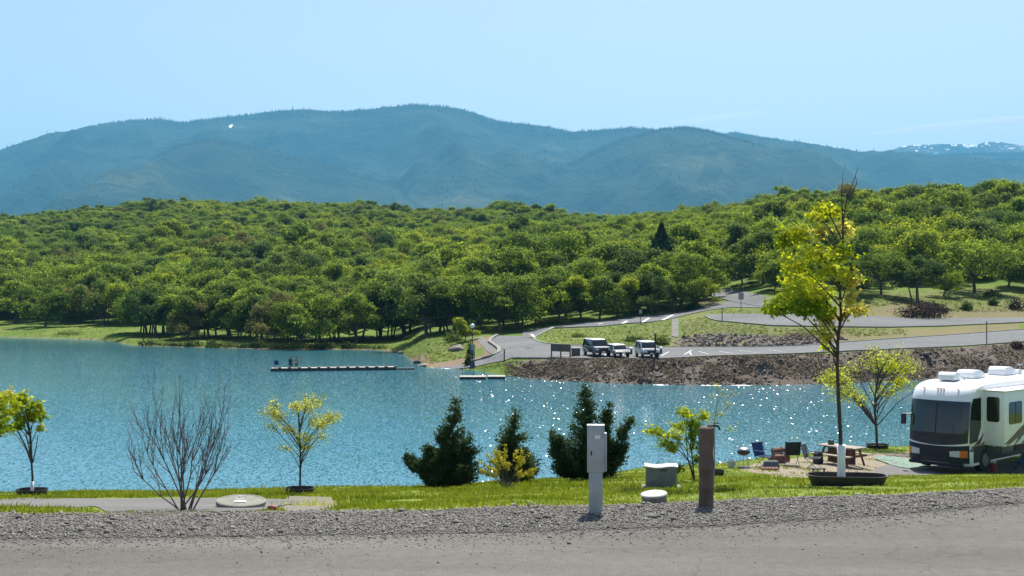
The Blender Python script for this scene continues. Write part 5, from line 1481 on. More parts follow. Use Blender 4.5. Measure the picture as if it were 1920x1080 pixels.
q = near_hit(1394, 876)
t = thing('kettle_grill', 'small open barbecue grill on thin legs by the water', 'grill', q)
mb = MB(); mb.lathe([(.10, .50), (.22, .56), (.245, .64), (.25, .66), (.235, .66), (.20, .58)], 18); mb.build('bowl', M['metal_dark'], t)
mb = MB(); mb.lathe([(.02, .80), (.12, .79), (.20, .74), (.225, .68)], 14, (.02, .02, 0), cap=False); mb.build('lid', M['steel'], t)
for a in range(3):
    mb = MB(); an = a * 2.094 + .4; mb.tube([(.13 * math.cos(an), .13 * math.sin(an), .54), (.24 * math.cos(an), .24 * math.sin(an), 0)], .010, 5); mb.build('leg', M['steel'], t)
mb = MB(); mb.box((0, 0, .07), (.50, .34, .03)); mb.build('shelf', M['metal_dark'], t, .005)
q = near_hit(1371, 876)
t = thing('bucket', 'small grey bucket on the grass beside the grill', 'bucket', q)
mb = MB(); mb.lathe([(.125, 0), (.15, .27), (.16, .28), (.145, .28), (.13, .12)], 16); mb.build('body', M['galv'], t)
mb = MB(); mb.tube([(-.15, 0, .26), (-.09, -.05, .34), (.09, -.05, .34), (.15, 0, .26)], .006, 4); mb.build('handle', M['metal_dark'], t)

q = near_hit(1578, 872)
t = thing('picnic_table', 'weathered wooden picnic table with pale top near the water', 'picnic table', q, R(-52))
for i in range(5):
    mb = MB(); mb.box((0, -.30 + i * .15, .745), (1.85, .138, .04)); mb.build('plank', M['wood'], t, .004)
for s_ in (-1, 1):
    for j in range(2):
        mb = MB(); mb.box((0, s_ * (.60 + j * .14), .445), (1.85, .13, .04)); mb.build('seat_plank', M['wood'], t, .004)
for xx in (-.65, .65):
    for s_ in (-1, 1):
        mb = MB(); mb.tube([(xx, s_ * .58, 0), (xx, s_ * .22, .73)], .05, 4); mb.build('leg', M['wood_red'], t)
    mb = MB(); mb.box((xx, 0, .40), (.045, 1.46, .09)); mb.build('cross_beam', M['wood_red'], t)
    mb = MB(); mb.box((xx + .05, 0, .70), (.045, .70, .07)); mb.build('cross_beam', M['wood_red'], t)
mb = MB(); mb.box((0, 0, .36), (1.3, .04, .58)); mb.build('brace_board', M['wood_red'], t)
tb = t
q = near_hit(1560, 866)
bag('cooler', 'small dark green box standing on the picnic table top', (tb.location[0] - .32, tb.location[1] + .38, tb.location[2] + .765), (.26, .18, .20), 'green_plastic', R(-52), 'box')
bag('backpack', 'dark backpack slumped against the picnic table seat', near_hit(1534, 870), (.38, .30, .50), 'fabric_dark', R(20))

q = near_hit(1693, 869)
n = 30; V = [(math.cos(a) * .95 * (1 + .03 * math.sin(5 * a)), math.sin(a) * 2.3, 0) for a in np.linspace(0, 6.283, n, endpoint=False)]
V = [(a, b_, near_z(q[0] + a, q[1] + b_) - q[2] + .045) for a, b_, c in V]
mb = MB(); mb.add(V + [(a, b_, c - .02) for a, b_, c in V], [tuple(range(n)), tuple(range(n, 2 * n))[::-1]] + [(i, n + i, n + (i + 1) % n, (i + 1) % n) for i in range(n)])
tag(mb.build('ground_rug', M['rug']), 'worn turquoise mat spread on the ground before the motorhome', 'mat').location = q

# ================================================================== motorhome
FX, FY = P(1752, 885, 48.6)[:2]
RVZ = near_z(FX, FY) + .03
t = thing('motorhome', 'big white motorhome with dark windshield and slide-out parked by the lake', 'motorhome', (FX, FY, RVZ), R(-137))
HW, LEN = 1.25, 10.6
prof = np.array([(-1.9, .34), (-.55, .30), (-.16, .30), (-.03, .40), (0, .70), (0, 1.02), (-.02, 1.16), (-.07, 1.6), (-.14, 2.1), (-.22, 2.55), (-.30, 2.82), (-.42, 3.05), (-.62, 3.24), (-.95, 3.38), (-1.5, 3.45), (-3.0, 3.47), (-LEN, 3.47)])
def nose(x, z, y, off=0.0):
    k = np.clip((x + 2.2) / 2.2, 0, 1)
    a = abs(y) / HW
    xx = x - k * (.10 * a ** 2 + .26 * a ** 7)
    zz = z - (.11 * a ** 8 if z > 3.3 else 0) - (0.05 * a ** 8 if 3.0 < z <= 3.3 else 0)
    return np.array([xx + off, y, zz])
ys = np.array([-1.25, -1.235, -1.19, -1.1, -.9, -.6, -.3, 0, .3, .6, .9, 1.1, 1.19, 1.235, 1.25])
V = [nose(x, z, y) for x, z in prof for y in ys]
m_ = len(ys); Fs = [(i * m_ + j, i * m_ + j + 1, (i + 1) * m_ + j + 1, (i + 1) * m_ + j) for i in range(len(prof) - 1) for j in range(m_ - 1)]
base_i = len(V); V += [np.array([-LEN, -HW, .40]), np.array([-LEN, HW, .40])]
Fs += [tuple([i * m_ for i in range(len(prof))] + [base_i]), tuple([i * m_ + m_ - 1 for i in range(len(prof))][::-1] + [base_i + 1])]
Fs += [tuple((len(prof) - 1) * m_ + j for j in range(m_)) + (base_i + 1, base_i), tuple(range(m_))[::-1] + (base_i, base_i + 1)]
mb = MB(); mb.add(V, Fs); t.scale = (1.025, 1.025, 1.025); body = mb.build('body', M['rv_white'], t)
for p in body.data.polygons: p.use_smooth = True
body.data.set_sharp_from_angle(angle=R(38))
def nose_patch(name, z0, z1, y0, y1, m, off, parent, nz=8, ny=10, shape=None):
    V = []
    for i in range(nz):
        z = z0 + (z1 - z0) * i / (nz - 1)
        for j in range(ny):
            v = j / (ny - 1); y = y0 + (y1 - y0) * v
            zz = z + (shape(v, i / (nz - 1)) if shape else 0)
            x = float(np.interp(zz, prof[3:13, 1], prof[3:13, 0]))
            V.append(nose(x, zz, y, off))
    n = len(V); V += [v - np.array([off + .01, 0, 0]) for v in V]
    Fs = [(i * ny + j, i * ny + j + 1, (i + 1) * ny + j + 1, (i + 1) * ny + j) for i in range(nz - 1) for j in range(ny - 1)]
    rim = [j for j in range(ny)] + [i * ny + ny - 1 for i in range(1, nz)] + [(nz - 1) * ny + j for j in range(ny - 2, -1, -1)] + [i * ny for i in range(nz - 2, 0, -1)]
    Fs += [(rim[i], n + rim[i], n + rim[(i + 1) % len(rim)], rim[(i + 1) % len(rim)]) for i in range(len(rim))]
    mb = MB(); mb.add(V, Fs); o = mb.build(name, m, parent, smooth=False)
    for p in o.data.polygons: p.use_smooth = True
    o.data.set_sharp_from_angle(angle=R(35))
    return o
ws = nose_patch('windshield', 1.18, 2.74, -1.20, 1.20, M['glass_dark'], .018, t, 10, 17, lambda v, u: -.12 * (1 - u) * math.sin(v * 3.14159))
nose_patch('dashboard_mask', 1.205, 1.52, -1.165, 1.165, M['plastic_black'], .024, ws, 4, 17, lambda v, u: -.12 * (1 - u) * math.sin(v * 3.14159))
nose_patch('centre_post', 1.10, 2.66, -.03, .03, M['plastic_black'], .028, ws, 8, 3)
for s_ in (-1, 1):
    wpts = [nose(float(np.interp(zz, prof[3:13, 1], prof[3:13, 0])), zz, s_ * .55 + yy, .05) for zz, yy in ((1.36, -.28), (1.40, 0), (1.52, .4))]
    mb = MB(); mb.tube(wpts, .012, 4); mb.build('wiper', M['metal_dark'], ws)
gr = nose_patch('front_skirt', .41, 1.03, -1.24, 1.24, M['rv_dark'], .014, t, 6, 21, lambda v, u: .07 * u * (abs(v - .5) * 2) ** 2)
for s_ in (-1, 1):
    nose_patch('headlight', .66, .86, s_ * .62, s_ * .98, M['lamp_clear'], .035, gr, 4, 6, lambda v, u: .05 * v * (u - .2))
    nose_patch('turn_lamp', .64, .90, s_ * .99, s_ * 1.20, M['lamp_amber'], .035, gr, 4, 6)
nose_patch('grille', .44, .58, -.55, .55, M['metal_dark'], .03, gr, 3, 7)
mb = MB(); mb.box((-.12, 0, .34), (.20, 2.2, .14)); mb.build('bumper', M['rv_dark'], t, .05)
for yy in (-.7, -.12, 0, .12, .7):
    mb = MB(); p = nose(-.52, 3.16, yy); mb.box((p[0] + .03, yy, p[2] + .02), (.09, .06, .03)); mb.build('marker_lamp', M['lamp_amber'], t)
# lower side skirt, wheels
for s_ in (-1, 1):
    mb = MB(); mb.box((-LEN / 2 - .2, s_ * 1.256, .72), (LEN - .9, .02, .62)); mb.build('side_skirt', M['rv_dark'] if s_ > 0 else M['rv_grey'], t)
    for xx in (-1.55, -7.3, -8.5):
        w = MB(); w.tube([(xx, s_ * 1.0, .46), (xx, s_ * 1.275, .46)], .46, 22); tyre = w.build('wheel', M['rubber'], t, .03)
        w = MB(); w.tube([(xx, s_ * 1.26, .46), (xx, s_ * 1.29, .46)], .25, 16); w.build('rim', M['rv_grey'], tyre)
# driver side glass and slide-out (visible side is +y)
def side_panel(name, poly, y, th, m, parent, bev=0.0):
    mb = MB(); mb.prism(poly, y, y + th, 'y'); return mb.build(name, m, parent, bev)
side_panel('cab_window', [(-.34, 1.15), (-.92, 1.22), (-1.22, 1.75), (-1.22, 2.86), (-.62, 2.86), (-.46, 2.6), (-.36, 2.0)], HW - .002, .018, M['glass_dark'], t)
so = MB(); so.box((-3.95, 1.62, 2.07), (4.9, .88, 2.08)); slide = so.build('slide_out', M['rv_white'], t, .03)
mb = MB(); mb.box((-3.95, 1.66, 3.14), (5.0, .92, .035)); mb.build('slide_topper', M['paint_white'], t, .01)
mb = MB(); mb.prism([(1.42, 1.95), (1.80, 1.95), (1.86, 2.01), (1.86, 2.84), (1.80, 2.90), (1.42, 2.90), (1.36, 2.84), (1.36, 2.01)], -1.502, -1.48, 'x'); mb.build('window', M['glass_dark'], slide)
for x0, x1 in ((-1.85, -2.95), (-3.25, -4.35), (-4.6, -5.5)):
    c0 = .07
    w_ = side_panel('window', [(x0 - c0, 1.85), (x1 + c0, 1.85), (x1, 1.85 + c0), (x1, 2.63), (x1 + c0, 2.70), (x0 - c0, 2.70), (x0, 2.63), (x0, 1.85 + c0)], 2.058, .016, M['glass_dark'], slide)
    side_panel('mullion', [((x0 + x1) / 2 - .02, 1.86), ((x0 + x1) / 2 + .02, 1.86), ((x0 + x1) / 2 + .02, 2.69), ((x0 + x1) / 2 - .02, 2.69)], 2.068, .012, M['plastic_black'], w_)
def swoosh(name, pts, w, y, m, parent):
    pts = np.array(pts); n = 24; tt = np.linspace(0, 1, n); k = np.linspace(0, 1, len(pts))
    c = np.stack([np.interp(tt, k, pts[:, 0]), np.interp(tt, k, pts[:, 1])], 1)
    for _ in range(6): c[1:-1] = (c[:-2] + c[1:-1] * 2 + c[2:]) / 4
    ww = w * np.sin(np.linspace(.25, 2.9, n))
    mb = MB(); mb.add([(a, y, b + q_) for (a, b), q_ in zip(c, ww)] + [(a, y, b - q_) for (a, b), q_ in zip(c, ww)], [(i, i + 1, n + i + 1, n + i) for i in range(n - 1)])
    return mb.build(name, m, parent)
swoosh('stripe', [(-1.55, 1.12), (-2.2, 1.30), (-3.2, 1.72), (-4.6, 1.80), (-6.2, 1.62)], .12, 2.065, M['rv_red'], slide)
swoosh('stripe', [(-1.7, 1.05), (-2.6, 1.38), (-3.6, 1.52), (-5.0, 1.40), (-6.2, 1.2)], .09, 2.067, M['rv_grey'], slide)
swoosh('stripe', [(-2.3, 1.04), (-2.9, 1.35), (-3.4, 1.74), (-3.9, 1.78)], .09, 2.069, M['rv_grey'], slide)
swoosh('stripe', [(-2.9, 1.05), (-3.6, 1.25), (-4.6, 1.30), (-6.2, 1.10)], .08, 2.071, M['rv_red'], slide)
swoosh('stripe', [(-.45, .98), (-.8, 1.05), (-1.2, 1.22), (-1.45, 1.5)], .10, 1.262, M['rv_red'], t)
swoosh('stripe', [(-.30, .90), (-.8, .92), (-1.3, 1.02), (-1.5, 1.15)], .10, 1.264, M['rv_grey'], t)
mb = MB(); mb.box((-4.0, 1.262, .78), (5.0, .02, .46)); mb.build('storage_bay', M['rv_dark'], t)
for i in range(4):
    mb = MB(); mb.box((-2.2 - i * 1.15, 1.282, .78), (1.08, .022, .42)); dr = mb.build('storage_door', M['rv_grey'] if i % 2 else M['rv_dark'], t, .01)
    mb = MB(); mb.box((-2.2 - i * 1.15, 1.298, .92), (.16, .02, .04)); mb.build('handle', M['steel'], dr)
for zz in (1.06,):
    mb = MB(); mb.box((-.95, 1.258, zz), (1.1, .014, .03)); mb.build('trim_strip', M['steel'], t)
# mirror on the far side of the windshield
for s_ in (-1,):
    mb = MB(); mb.tube([(-.34, s_ * 1.14, 2.15), (-.16, s_ * 1.28, 2.12), (-.10, s_ * 1.34, 2.05)], .03, 5); ar = mb.build('mirror_arm', M['metal_dark'], t)
    mb = MB(); mb.box((-.12, s_ * 1.36, 1.95), (.13, .18, .42)); mb.build('mirror', M['metal_dark'], ar, .03)
# roof units
def roof_unit(x, y, L_, W_, h):
    mb = MB(); mb.prism([(x, 3.46), (x - .02, 3.46 + h * .6), (x - .15, 3.46 + h), (x - L_ * .55, 3.46 + h), (x - L_ * .8, 3.46 + h * .8), (x - L_, 3.46 + h * .25), (x - L_, 3.46)], y - W_ / 2, y + W_ / 2, 'y')
    return mb.build('air_conditioner', M['rv_white'], t, .04)
roof_unit(-1.15, -.15, .62, .72, .31); roof_unit(-2.5, -.05, 1.05, .75, .34); roof_unit(-5.1, .0, 1.05, .75, .36)
for x, y in ((-3.85, -.3), (-6.9, 0)):
    mb = MB(); mb.box((x, y, 3.55), (.42, .42, .16)); mb.build('roof_vent', M['rv_white'], t, .03)
mb = MB(); mb.tube([(-1.7, .35, 3.47), (-1.7, .35, 3.54), (-2.0, .35, 3.56)], .025, 6); mb.build('horn', M['steel'], t)
mb = MB(); mb.tube([(-6.4, .4, 3.46), (-6.4, .4, 3.85)], .02, 5); mb.box((-6.4, .4, 3.87), (.35, .10, .05)); mb.build('antenna', M['steel'], t)
q = near_hit(1862, 884)
t = thing('gas_canister', 'small red and white canister under the motorhome slide-out', 'canister', (q[0], q[1], q[2]))
mb = MB(); mb.lathe([(.13, 0), (.15, .04), (.15, .30), (.10, .38), (.05, .40)], 14); mb.build('body', M['red_plastic'], t)
mb = MB(); mb.lathe([(.10, .38), (.12, .42), (.12, .54), (.05, .58)], 12); mb.build('cap', M['paint_white'], t)
camp_chair('camp_chair', 'folding camp chair with blue seat beside the motorhome storage doors', near_hit(1912, 886), R(200), 'fabric_blue')

# ================================================================== things on the far shore
def car(name, label, px, row, L_, W_, H_, rz, paint, top, style='suv', hood=None):
    q = far_hit(px, row)
    t = thing(name, label, 'car', (q[0], q[1], q[2] + .07), rz)
    # front faces -y in local space
    g, bz = .22, .98 * H_ / 1.8
    sec = [(-L_ / 2, .42), (-L_ / 2 - .02, .62), (-L_ / 2 + .04, bz - .10), (-L_ / 2 + .18, bz - .02), (-L_ / 2 + L_ * .27, bz + .04), (L_ / 2 - .03, bz + .04), (L_ / 2, .7), (L_ / 2 - .04, .40)]
    mb = MB(); mb.prism(sec, -W_ / 2, W_ / 2, 'x'); body = mb.build('body', M[paint], t, .07, segs=3)
    y0, y1 = -L_ / 2 + L_ * .25, (L_ / 2 - .08 if style != 'pickup' else L_ * .12)
    yr0, yr1 = y0 + .55, y1 - (.22 if style != 'sedan' else .6)
    w1 = W_ * .41
    def frus(z0, z1, a0, a1, b0, b1, wa, wb):
        return [(-wa, a0, z0), (wa, a0, z0), (wa, a1, z0), (-wa, a1, z0), (-wb, b0, z1), (wb, b0, z1), (wb, b1, z1), (-wb, b1, z1)]
    FB = [(0, 3, 2, 1), (4, 5, 6, 7), (0, 1, 5, 4), (1, 2, 6, 5), (2, 3, 7, 6), (3, 0, 4, 7)]
    mb = MB(); mb.add(frus(bz, H_ - .06, y0, y1, yr0, yr1, W_ * .475, w1), FB); gh = mb.build('cabin_glass', M['glass_dark'], t, .05)
    mb = MB(); mb.add(frus(H_ - .10, H_, yr0 - .06, yr1 + .06, yr0 + .1, yr1 - .05, w1 + .03, w1 - .08), FB); mb.build('roof', M[top], t, .03)
    for s_ in (-1, 1):
        for a, b in ((y0, yr0), (y0 + (y1 - y0) * .45, yr0 + (yr1 - yr0) * .42), (y1, yr1)):
            mb = MB(); mb.tube([(s_ * W_ * .475, a, bz), (s_ * w1, b, H_ - .06)], .045, 4); mb.build('pillar', M[paint], t)
    mb = MB(); mb.prism([(-L_ / 2 + .10, bz), (-L_ / 2 + .22, bz + .025), (y0 + .02, bz + .075), (y0 + .02, bz)], -W_ * .44, W_ * .44, 'x'); mb.build('hood', M[hood or paint], t, .015)
    mb = MB(); mb.box((0, -L_ / 2 - .03, bz - .25), (W_ * .50, .06, .22)); mb.build('grille', M['metal_dark'], t, .01)
    mb = MB(); mb.box((0, -L_ / 2 - .05, .52), (W_ * .98, .16, .20)); mb.build('bumper', M['plastic_black'], t, .04)
    mb = MB(); mb.box((0, -L_ / 2 - .135, .54), (.34, .012, .13)); mb.build('number_plate', M['paint_white'], t)
    for s_ in (-1, 1):
        mb = MB(); mb.box((s_ * W_ * .37, -L_ / 2 - .02, bz - .24), (W_ * .18, .08, .17)); mb.build('headlight', M['lamp_clear'], t, .02)
        mb = MB(); mb.box((s_ * (W_ / 2 + .09), y0 + .25, bz + .14), (.17, .08, .15)); mb.build('mirror', M['plastic_black'], t, .02)
        for yy in (-L_ / 2 + .85, L_ / 2 - .9):
            w = MB(); w.tube([(s_ * (W_ / 2 - .20), yy, .34), (s_ * (W_ / 2 + .015), yy, .34)], .36, 18); wh = w.build('wheel', M['rubber'], t, .02)
            w = MB(); w.tube([(s_ * (W_ / 2 + .0), yy, .34), (s_ * (W_ / 2 + .025), yy, .34)], .21, 12); w.build('rim', M['steel'], wh)
    return t
car('parked_car', 'large dark off-roader with sun glare painted white on hood and roof parked beside the notice board', 1119, 668, 4.9, 1.95, 1.92, R(14), 'car_navy', 'car_glare_white', hood='car_glare_white')  # white hood and roof colours paint in sun glare on the car tops
car('parked_car', 'low silver car parked between the two taller vehicles', 1158, 670, 4.3, 1.70, 1.42, R(12), 'car_silver', 'car_glare_white', 'sedan', hood='car_glare_white')
car('parked_car', 'tall sport utility vehicle with sun glare painted white on hood and roof parked next to a dark pole', 1213, 671, 4.7, 1.85, 1.80, R(6), 'car_silver', 'car_glare_white', hood='car_glare_white')

q0, q1 = far_hit(1034, 671.5), far_hit(1069, 670.5)
t = thing('notice_board', 'brown two-panel notice board on three posts at the car park edge', 'notice board', q0)
v = q1 - q0; L_ = float(np.hypot(v[0], v[1])); t.rotation_euler = (0, 0, math.atan2(v[1], v[0]))
for xx in (0, L_ / 2, L_):
    mb = MB(); mb.box((xx, 0, .72), (.12, .12, 1.75)); mb.build('post', M['wood_red'], t, .01)
for xx in (L_ * .25, L_ * .75):
    mb = MB(); mb.box((xx, 0, 1.18), (L_ / 2 - .13, .06, .80)); mb.build('panel', M['board_brown'], t, .01)
for s_, x0 in ((0, 0), (1, L_ / 2)):
    mb = MB(); mb.box((x0 + L_ / 4, 0, 1.62), (L_ / 2 - .13, .14, .07)); mb.build('rail', M['wood'], t, .01)
q = far_hit(1079.5, 668)
t = thing('trash_bin', 'squat dark grey litter bin beside the notice board', 'bin', q)
mb = MB(); mb.box((0, 0, .46), (.95, .8, .86), taper=1.04); mb.build('body', M['metal_dark'], t, .03)
mb = MB(); mb.box((0, 0, .93), (1.04, .88, .09)); mb.build('lid', M['sign_grey'], t, .03)
for i in range(6):
    mb = MB(); mb.box((-.37 + i * .148, -.42, .46), (.05, .04, .78)); mb.build('slat', M['sign_grey'], t)

def post(name, label, px, row, h, r, m='metal_dark', cap=None, cat='post', group=None):
    q = far_hit(px, row); t = thing(name, label, cat, q, 0, group)
    mb = MB(); mb.tube([(0, 0, -.2), (0, 0, h)], [r, r * .9], 8); mb.build('shaft', M[m], t)
    mb = MB(); mb.lathe([(r * 1.25, h - .02), (r * 1.3, h + .06), (r * .5, h + .10)], 10); mb.build('cap', M[cap or m], t)
    return t
def capped(px, row, label):
    q = far_hit(px, row); t = thing('bollard', label, 'bollard', q)
    mb = MB(); mb.lathe([(.13, -.1), (.13, .55), (.16, .60)], 10); mb.build('shaft', M['metal_dark'], t)
    mb = MB(); mb.lathe([(.19, .58), (.22, .64), (.20, .80), (.06, .86)], 10); mb.build('cap', M['paint_white'], t)
capped(1183.5, 665, 'dark bollard with white cap beside the low silver car')
capped(1239.5, 664, 'dark bollard with white cap beside the dark pole')
post('pole', 'dark pole standing at the kerb beside the tall white vehicle', 1228.5, 676, 2.9, .10)
post('marker_post', 'slim dark post at the top of the boat ramp', 945.5, 678, 1.4, .09, 'wood_red')
post('pole', 'tall thin dark pole on the kerb of the climbing road', 1850, 646, 2.7, .06)
post('pole', 'thin dark pole at the rounded end of the upper car park', 1354, 602, 1.9, .07)
post('pole', 'thin dark pole at the front edge of the upper car park', 1537, 613, 1.9, .07)

def globe_lamp(label, px, row, top_row, base=True):
    q = far_hit(px, row); k = q[1] / F; h = (row - top_row) * k
    t = thing('globe_lamp', label, 'street lamp', q)
    mb = MB(); mb.tube([(0, 0, -.2), (0, 0, h - .25)], [.075, .055], 8); mb.build('pole', M['teal_metal'], t)
    bm = bmesh.new(); bmesh.ops.create_icosphere(bm, subdivisions=2, radius=.27); me = bpy.data.meshes.new('globe'); bm.to_mesh(me); bm.free()
    for p in me.polygons: p.use_smooth = True
    g = obj('globe', me, M['globe'], t); g.location = (0, 0, h)
    mb = MB(); mb.lathe([(.10, h - .34), (.14, h - .24), (.08, h - .2)], 10); mb.build('collar', M['teal_metal'], t)
    if base:
        mb = MB(); mb.lathe([(.42, -.1), (.30, .35), (.10, .95)], 4); mb.build('base', M['teal_metal'], t)
        mb = MB(); mb.box((0, -.05, 2.55), (.42, .20, .75)); mb.build('lamp_box', M['sign_grey'], t, .02)
        for dx in (-.22, .22):
            mb = MB(); mb.tube([(dx, 0, .4), (dx, 0, 2.9)], .045, 5); mb.build('strut', M['teal_metal'], t)
globe_lamp('white globe lamp on a tall post with pyramid foot at the boat ramp', 886, 690, 611)
globe_lamp('white globe lamp half hidden in the roadside oaks', 1124, 602, 567, False)

def sign(label, px, row, h, w, ph, m='sign_grey'):
    q = far_hit(px, row); t = thing('road_sign', label, 'sign', q)
    mb = MB(); mb.tube([(0, 0.03, -.2), (0, 0.03, h)], .045, 6); mb.build('post', M['metal_dark'], t)
    mb = MB(); mb.box((0, 0, h - ph / 2 + .05), (w, .03, ph)); mb.build('panel', M[m], t, .01)
sign('grey rectangular road sign on a post at the junction', 1389.5, 580, 2.6, .85, 1.1)
sign('narrow road sign on a post beside the upper road', 1201, 608, 2.1, .45, .6)

# floating dock of boards on dark floats, out from the ramp
a0, a1 = P(507, 696.5, 148.8), P(742, 691.5, 151.5)
a0[2] = a1[2] = 0; v = a1 - a0; L_ = float(np.hypot(v[0], v[1]))
t = thing('floating_dock', 'long low floating dock of pale boards on dark floats', 'dock', a0, math.atan2(v[1], v[0]))
mb = MB(); mb.box((L_ / 2, 0, .14), (L_, 1.6, .36)); mb.build('float', M['dock_dark'], t, .03)
nseg = 13; sl = L_ / nseg
for i in range(nseg):
    for j in range(4):
        mb = MB(); mb.box((sl * (i + .46), -.60 + j * .40, .355), (sl * .66, .37, .05)); mb.build('plank', M['dock_grey'], t)
    mb = MB(); mb.box((sl * (i + .97), 0, .40), (sl * .26, 1.66, .14)); mb.build('cleat_beam', M['dock_dark'], t)
mb = MB(); mb.box((L_ + 1.1, .1, .12), (2.4, 1.0, .12)); mb.build('gangway', M['dock_dark'], t)
dock_o, dock_r = a0, math.atan2(v[1], v[0])
def dockpt(u, w=0.0): return (a0[0] + math.cos(dock_r) * u - math.sin(dock_r) * w, a0[1] + math.sin(dock_r) * u + math.cos(dock_r) * w, .38)

def seated_person(name, label, loc, rz, cloth, legs):
    """one skinned figure sitting on the dock, knees drawn up, head bowed over a rod"""
    t = thing(name, label, 'person', loc, rz)
    J = {'pelvis': (0, 0, .50, .15), 'belly': (0, .02, .66, .145), 'chest': (0, -.02, .86, .165), 'neck': (0, -.05, 1.03, .06), 'shl': (.18, -.02, .97, .065), 'elbl': (.24, -.16, .76, .048), 'hanl': (.10, -.36, .72, .036),
         'shr': (-.18, -.02, .97, .065), 'elbr': (-.24, -.16, .76, .048), 'hanr': (-.06, -.38, .74, .036),
         'hipl': (.10, -.02, .49, .10), 'kneel': (.13, -.42, .53, .075), 'anl': (.13, -.46, .10, .05), 'tol': (.14, -.62, .05, .045),
         'hipr': (-.10, -.02, .49, .10), 'kneer': (-.13, -.42, .53, .075), 'anr': (-.13, -.46, .10, .05), 'tor': (-.14, -.62, .05, .045)}
    E = [('pelvis', 'belly'), ('belly', 'chest'), ('chest', 'neck'), ('chest', 'shl'), ('shl', 'elbl'), ('elbl', 'hanl'), ('chest', 'shr'), ('shr', 'elbr'), ('elbr', 'hanr'),
         ('pelvis', 'hipl'), ('hipl', 'kneel'), ('kneel', 'anl'), ('anl', 'tol'), ('pelvis', 'hipr'), ('hipr', 'kneer'), ('kneer', 'anr'), ('anr', 'tor')]
    nm = list(J); me = bpy.data.meshes.new('body'); me.from_pydata([J[k][:3] for k in nm], [(nm.index(a), nm.index(b)) for a, b in E], [])
    o = obj('body', me, M[cloth], t)
    sk = o.modifiers.new('skin', 'SKIN')
    if not me.skin_vertices:
        bpy.context.view_layer.objects.active = o
    for i, k in enumerate(nm):
        me.skin_vertices[0].data[i].radius = (J[k][3], J[k][3])
        me.skin_vertices[0].data[i].use_root = (k == 'pelvis')
    ss = o.modifiers.new('sub', 'SUBSURF'); ss.levels = 1; ss.render_levels = 2
    mb = MB(); mb.lathe([(.02, -.13), (.07, -.11), (.082, -.03), (.095, .04), (.088, .10), (.05, .14), (.01, .15)], 14, (0, -.08, 1.18), .95, 1.1)
    mb.box((0, -.185, 1.17), (.03, .04, .05)); hd = mb.build('head', M['skin'], t, smooth=True)
    mb = MB(); mb.lathe([(.098, .03), (.104, .08), (.085, .14), (.03, .165)], 14, (0, -.07, 1.19), .95, 1.12); mb.build('hair', M['cloth_dark'], t, smooth=True)
    return t
def small_chair(loc, rz, label, fab): return camp_chair('camp_chair', label, loc, rz, fab, None, .95)
p1 = dockpt(2.35, .1)
try:
    seated_person('person', 'person in dark clothes sitting on the dock holding a rod', p1, R(170), 'cloth_dark', None)
    p2 = dockpt(3.15, .2)
    seated_person('person', 'person in tan clothes sitting on the dock beside the dark-clothed one', p2, R(200), 'cloth_tan', None)
except Exception as ex:
    print('person failed', ex)
def stool(label, loc):
    t = thing('stool', label, 'stool', loc)
    mb = MB(); mb.lathe([(.17, .34), (.19, .36), (.19, .40), (.17, .42)], 12); mb.build('seat', M['cloth_dark'], t)
    for k in range(4):
        a = k * 1.571 + .78; mb = MB(); mb.tube([(.13 * math.cos(a), .13 * math.sin(a), .35), (.19 * math.cos(a), .19 * math.sin(a), 0)], .014, 4); mb.build('leg', M['metal_dark'], t)
stool('low stool under the person in dark clothes on the dock', p1)
stool('low stool under the person in tan clothes on the dock', dockpt(3.15, .2))
small_chair(dockpt(.75, 0), R(20), 'blue folding chair at the outer end of the floating dock', 'fabric_blue')

# two small floats by the ramp
for (pa, pb, lab, top) in (((862, 708.5), (911, 708.5), 'low weathered float with a railing moored at the boat ramp', 'dock_dark'), ((914, 708.0), (947, 707.5), 'small pale wooden float moored beside the ramp float', 'dock_grey')):
    da = 10 * F / (pa[1] - CY) * .985
    a, b = P(pa[0], pa[1], da), P(pb[0], pb[1], da)
    L_ = b[0] - a[0]
    t = thing('float', lab, 'float', ((a[0] + b[0]) / 2, da + .7, 0))
    mb = MB(); mb.box((0, 0, .08), (L_, 2.2, .34)); mb.build('hull', M['dock_dark'], t, .03)
    for j in range(6):
        mb = MB(); mb.box((0, -.93 + j * .37, .275), (L_ * 1.0, .34, .05)); mb.build('plank', M['dock_grey'], t)
    if top == 'dock_dark':
        for xx in (-L_ * .42, 0, L_ * .42):
            mb = MB(); mb.tube([(xx, 1.0, .2), (xx, 1.0, 1.1)], .03, 5); mb.build('railing_post', M['metal_dark'], t)
        mb = MB(); mb.tube([(-L_ * .42, 1.0, 1.05), (L_ * .42, 1.0, 1.05)], .025, 5); mb.build('rail', M['metal_dark'], t)

# sun glints painted as flat white patches along the far waterline
rg = np.random.default_rng(12)
def glint(p0, p1, row, w, label):
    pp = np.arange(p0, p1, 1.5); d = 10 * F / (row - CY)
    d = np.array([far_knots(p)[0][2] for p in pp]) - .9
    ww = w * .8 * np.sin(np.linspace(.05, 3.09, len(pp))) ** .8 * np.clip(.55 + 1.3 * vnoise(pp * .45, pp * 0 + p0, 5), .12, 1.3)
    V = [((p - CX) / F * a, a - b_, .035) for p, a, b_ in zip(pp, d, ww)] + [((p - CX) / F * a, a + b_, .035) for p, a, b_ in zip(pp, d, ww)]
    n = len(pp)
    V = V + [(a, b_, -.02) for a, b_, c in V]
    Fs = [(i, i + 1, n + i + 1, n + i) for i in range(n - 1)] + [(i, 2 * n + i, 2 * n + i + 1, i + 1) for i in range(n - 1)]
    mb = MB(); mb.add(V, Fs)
    tag(mb.build('shore_glint', M['glint']), label, 'glint', kind='stuff')
glint(1224, 1255, 720, .9, 'white painted sun glint under the bank below the parked cars')
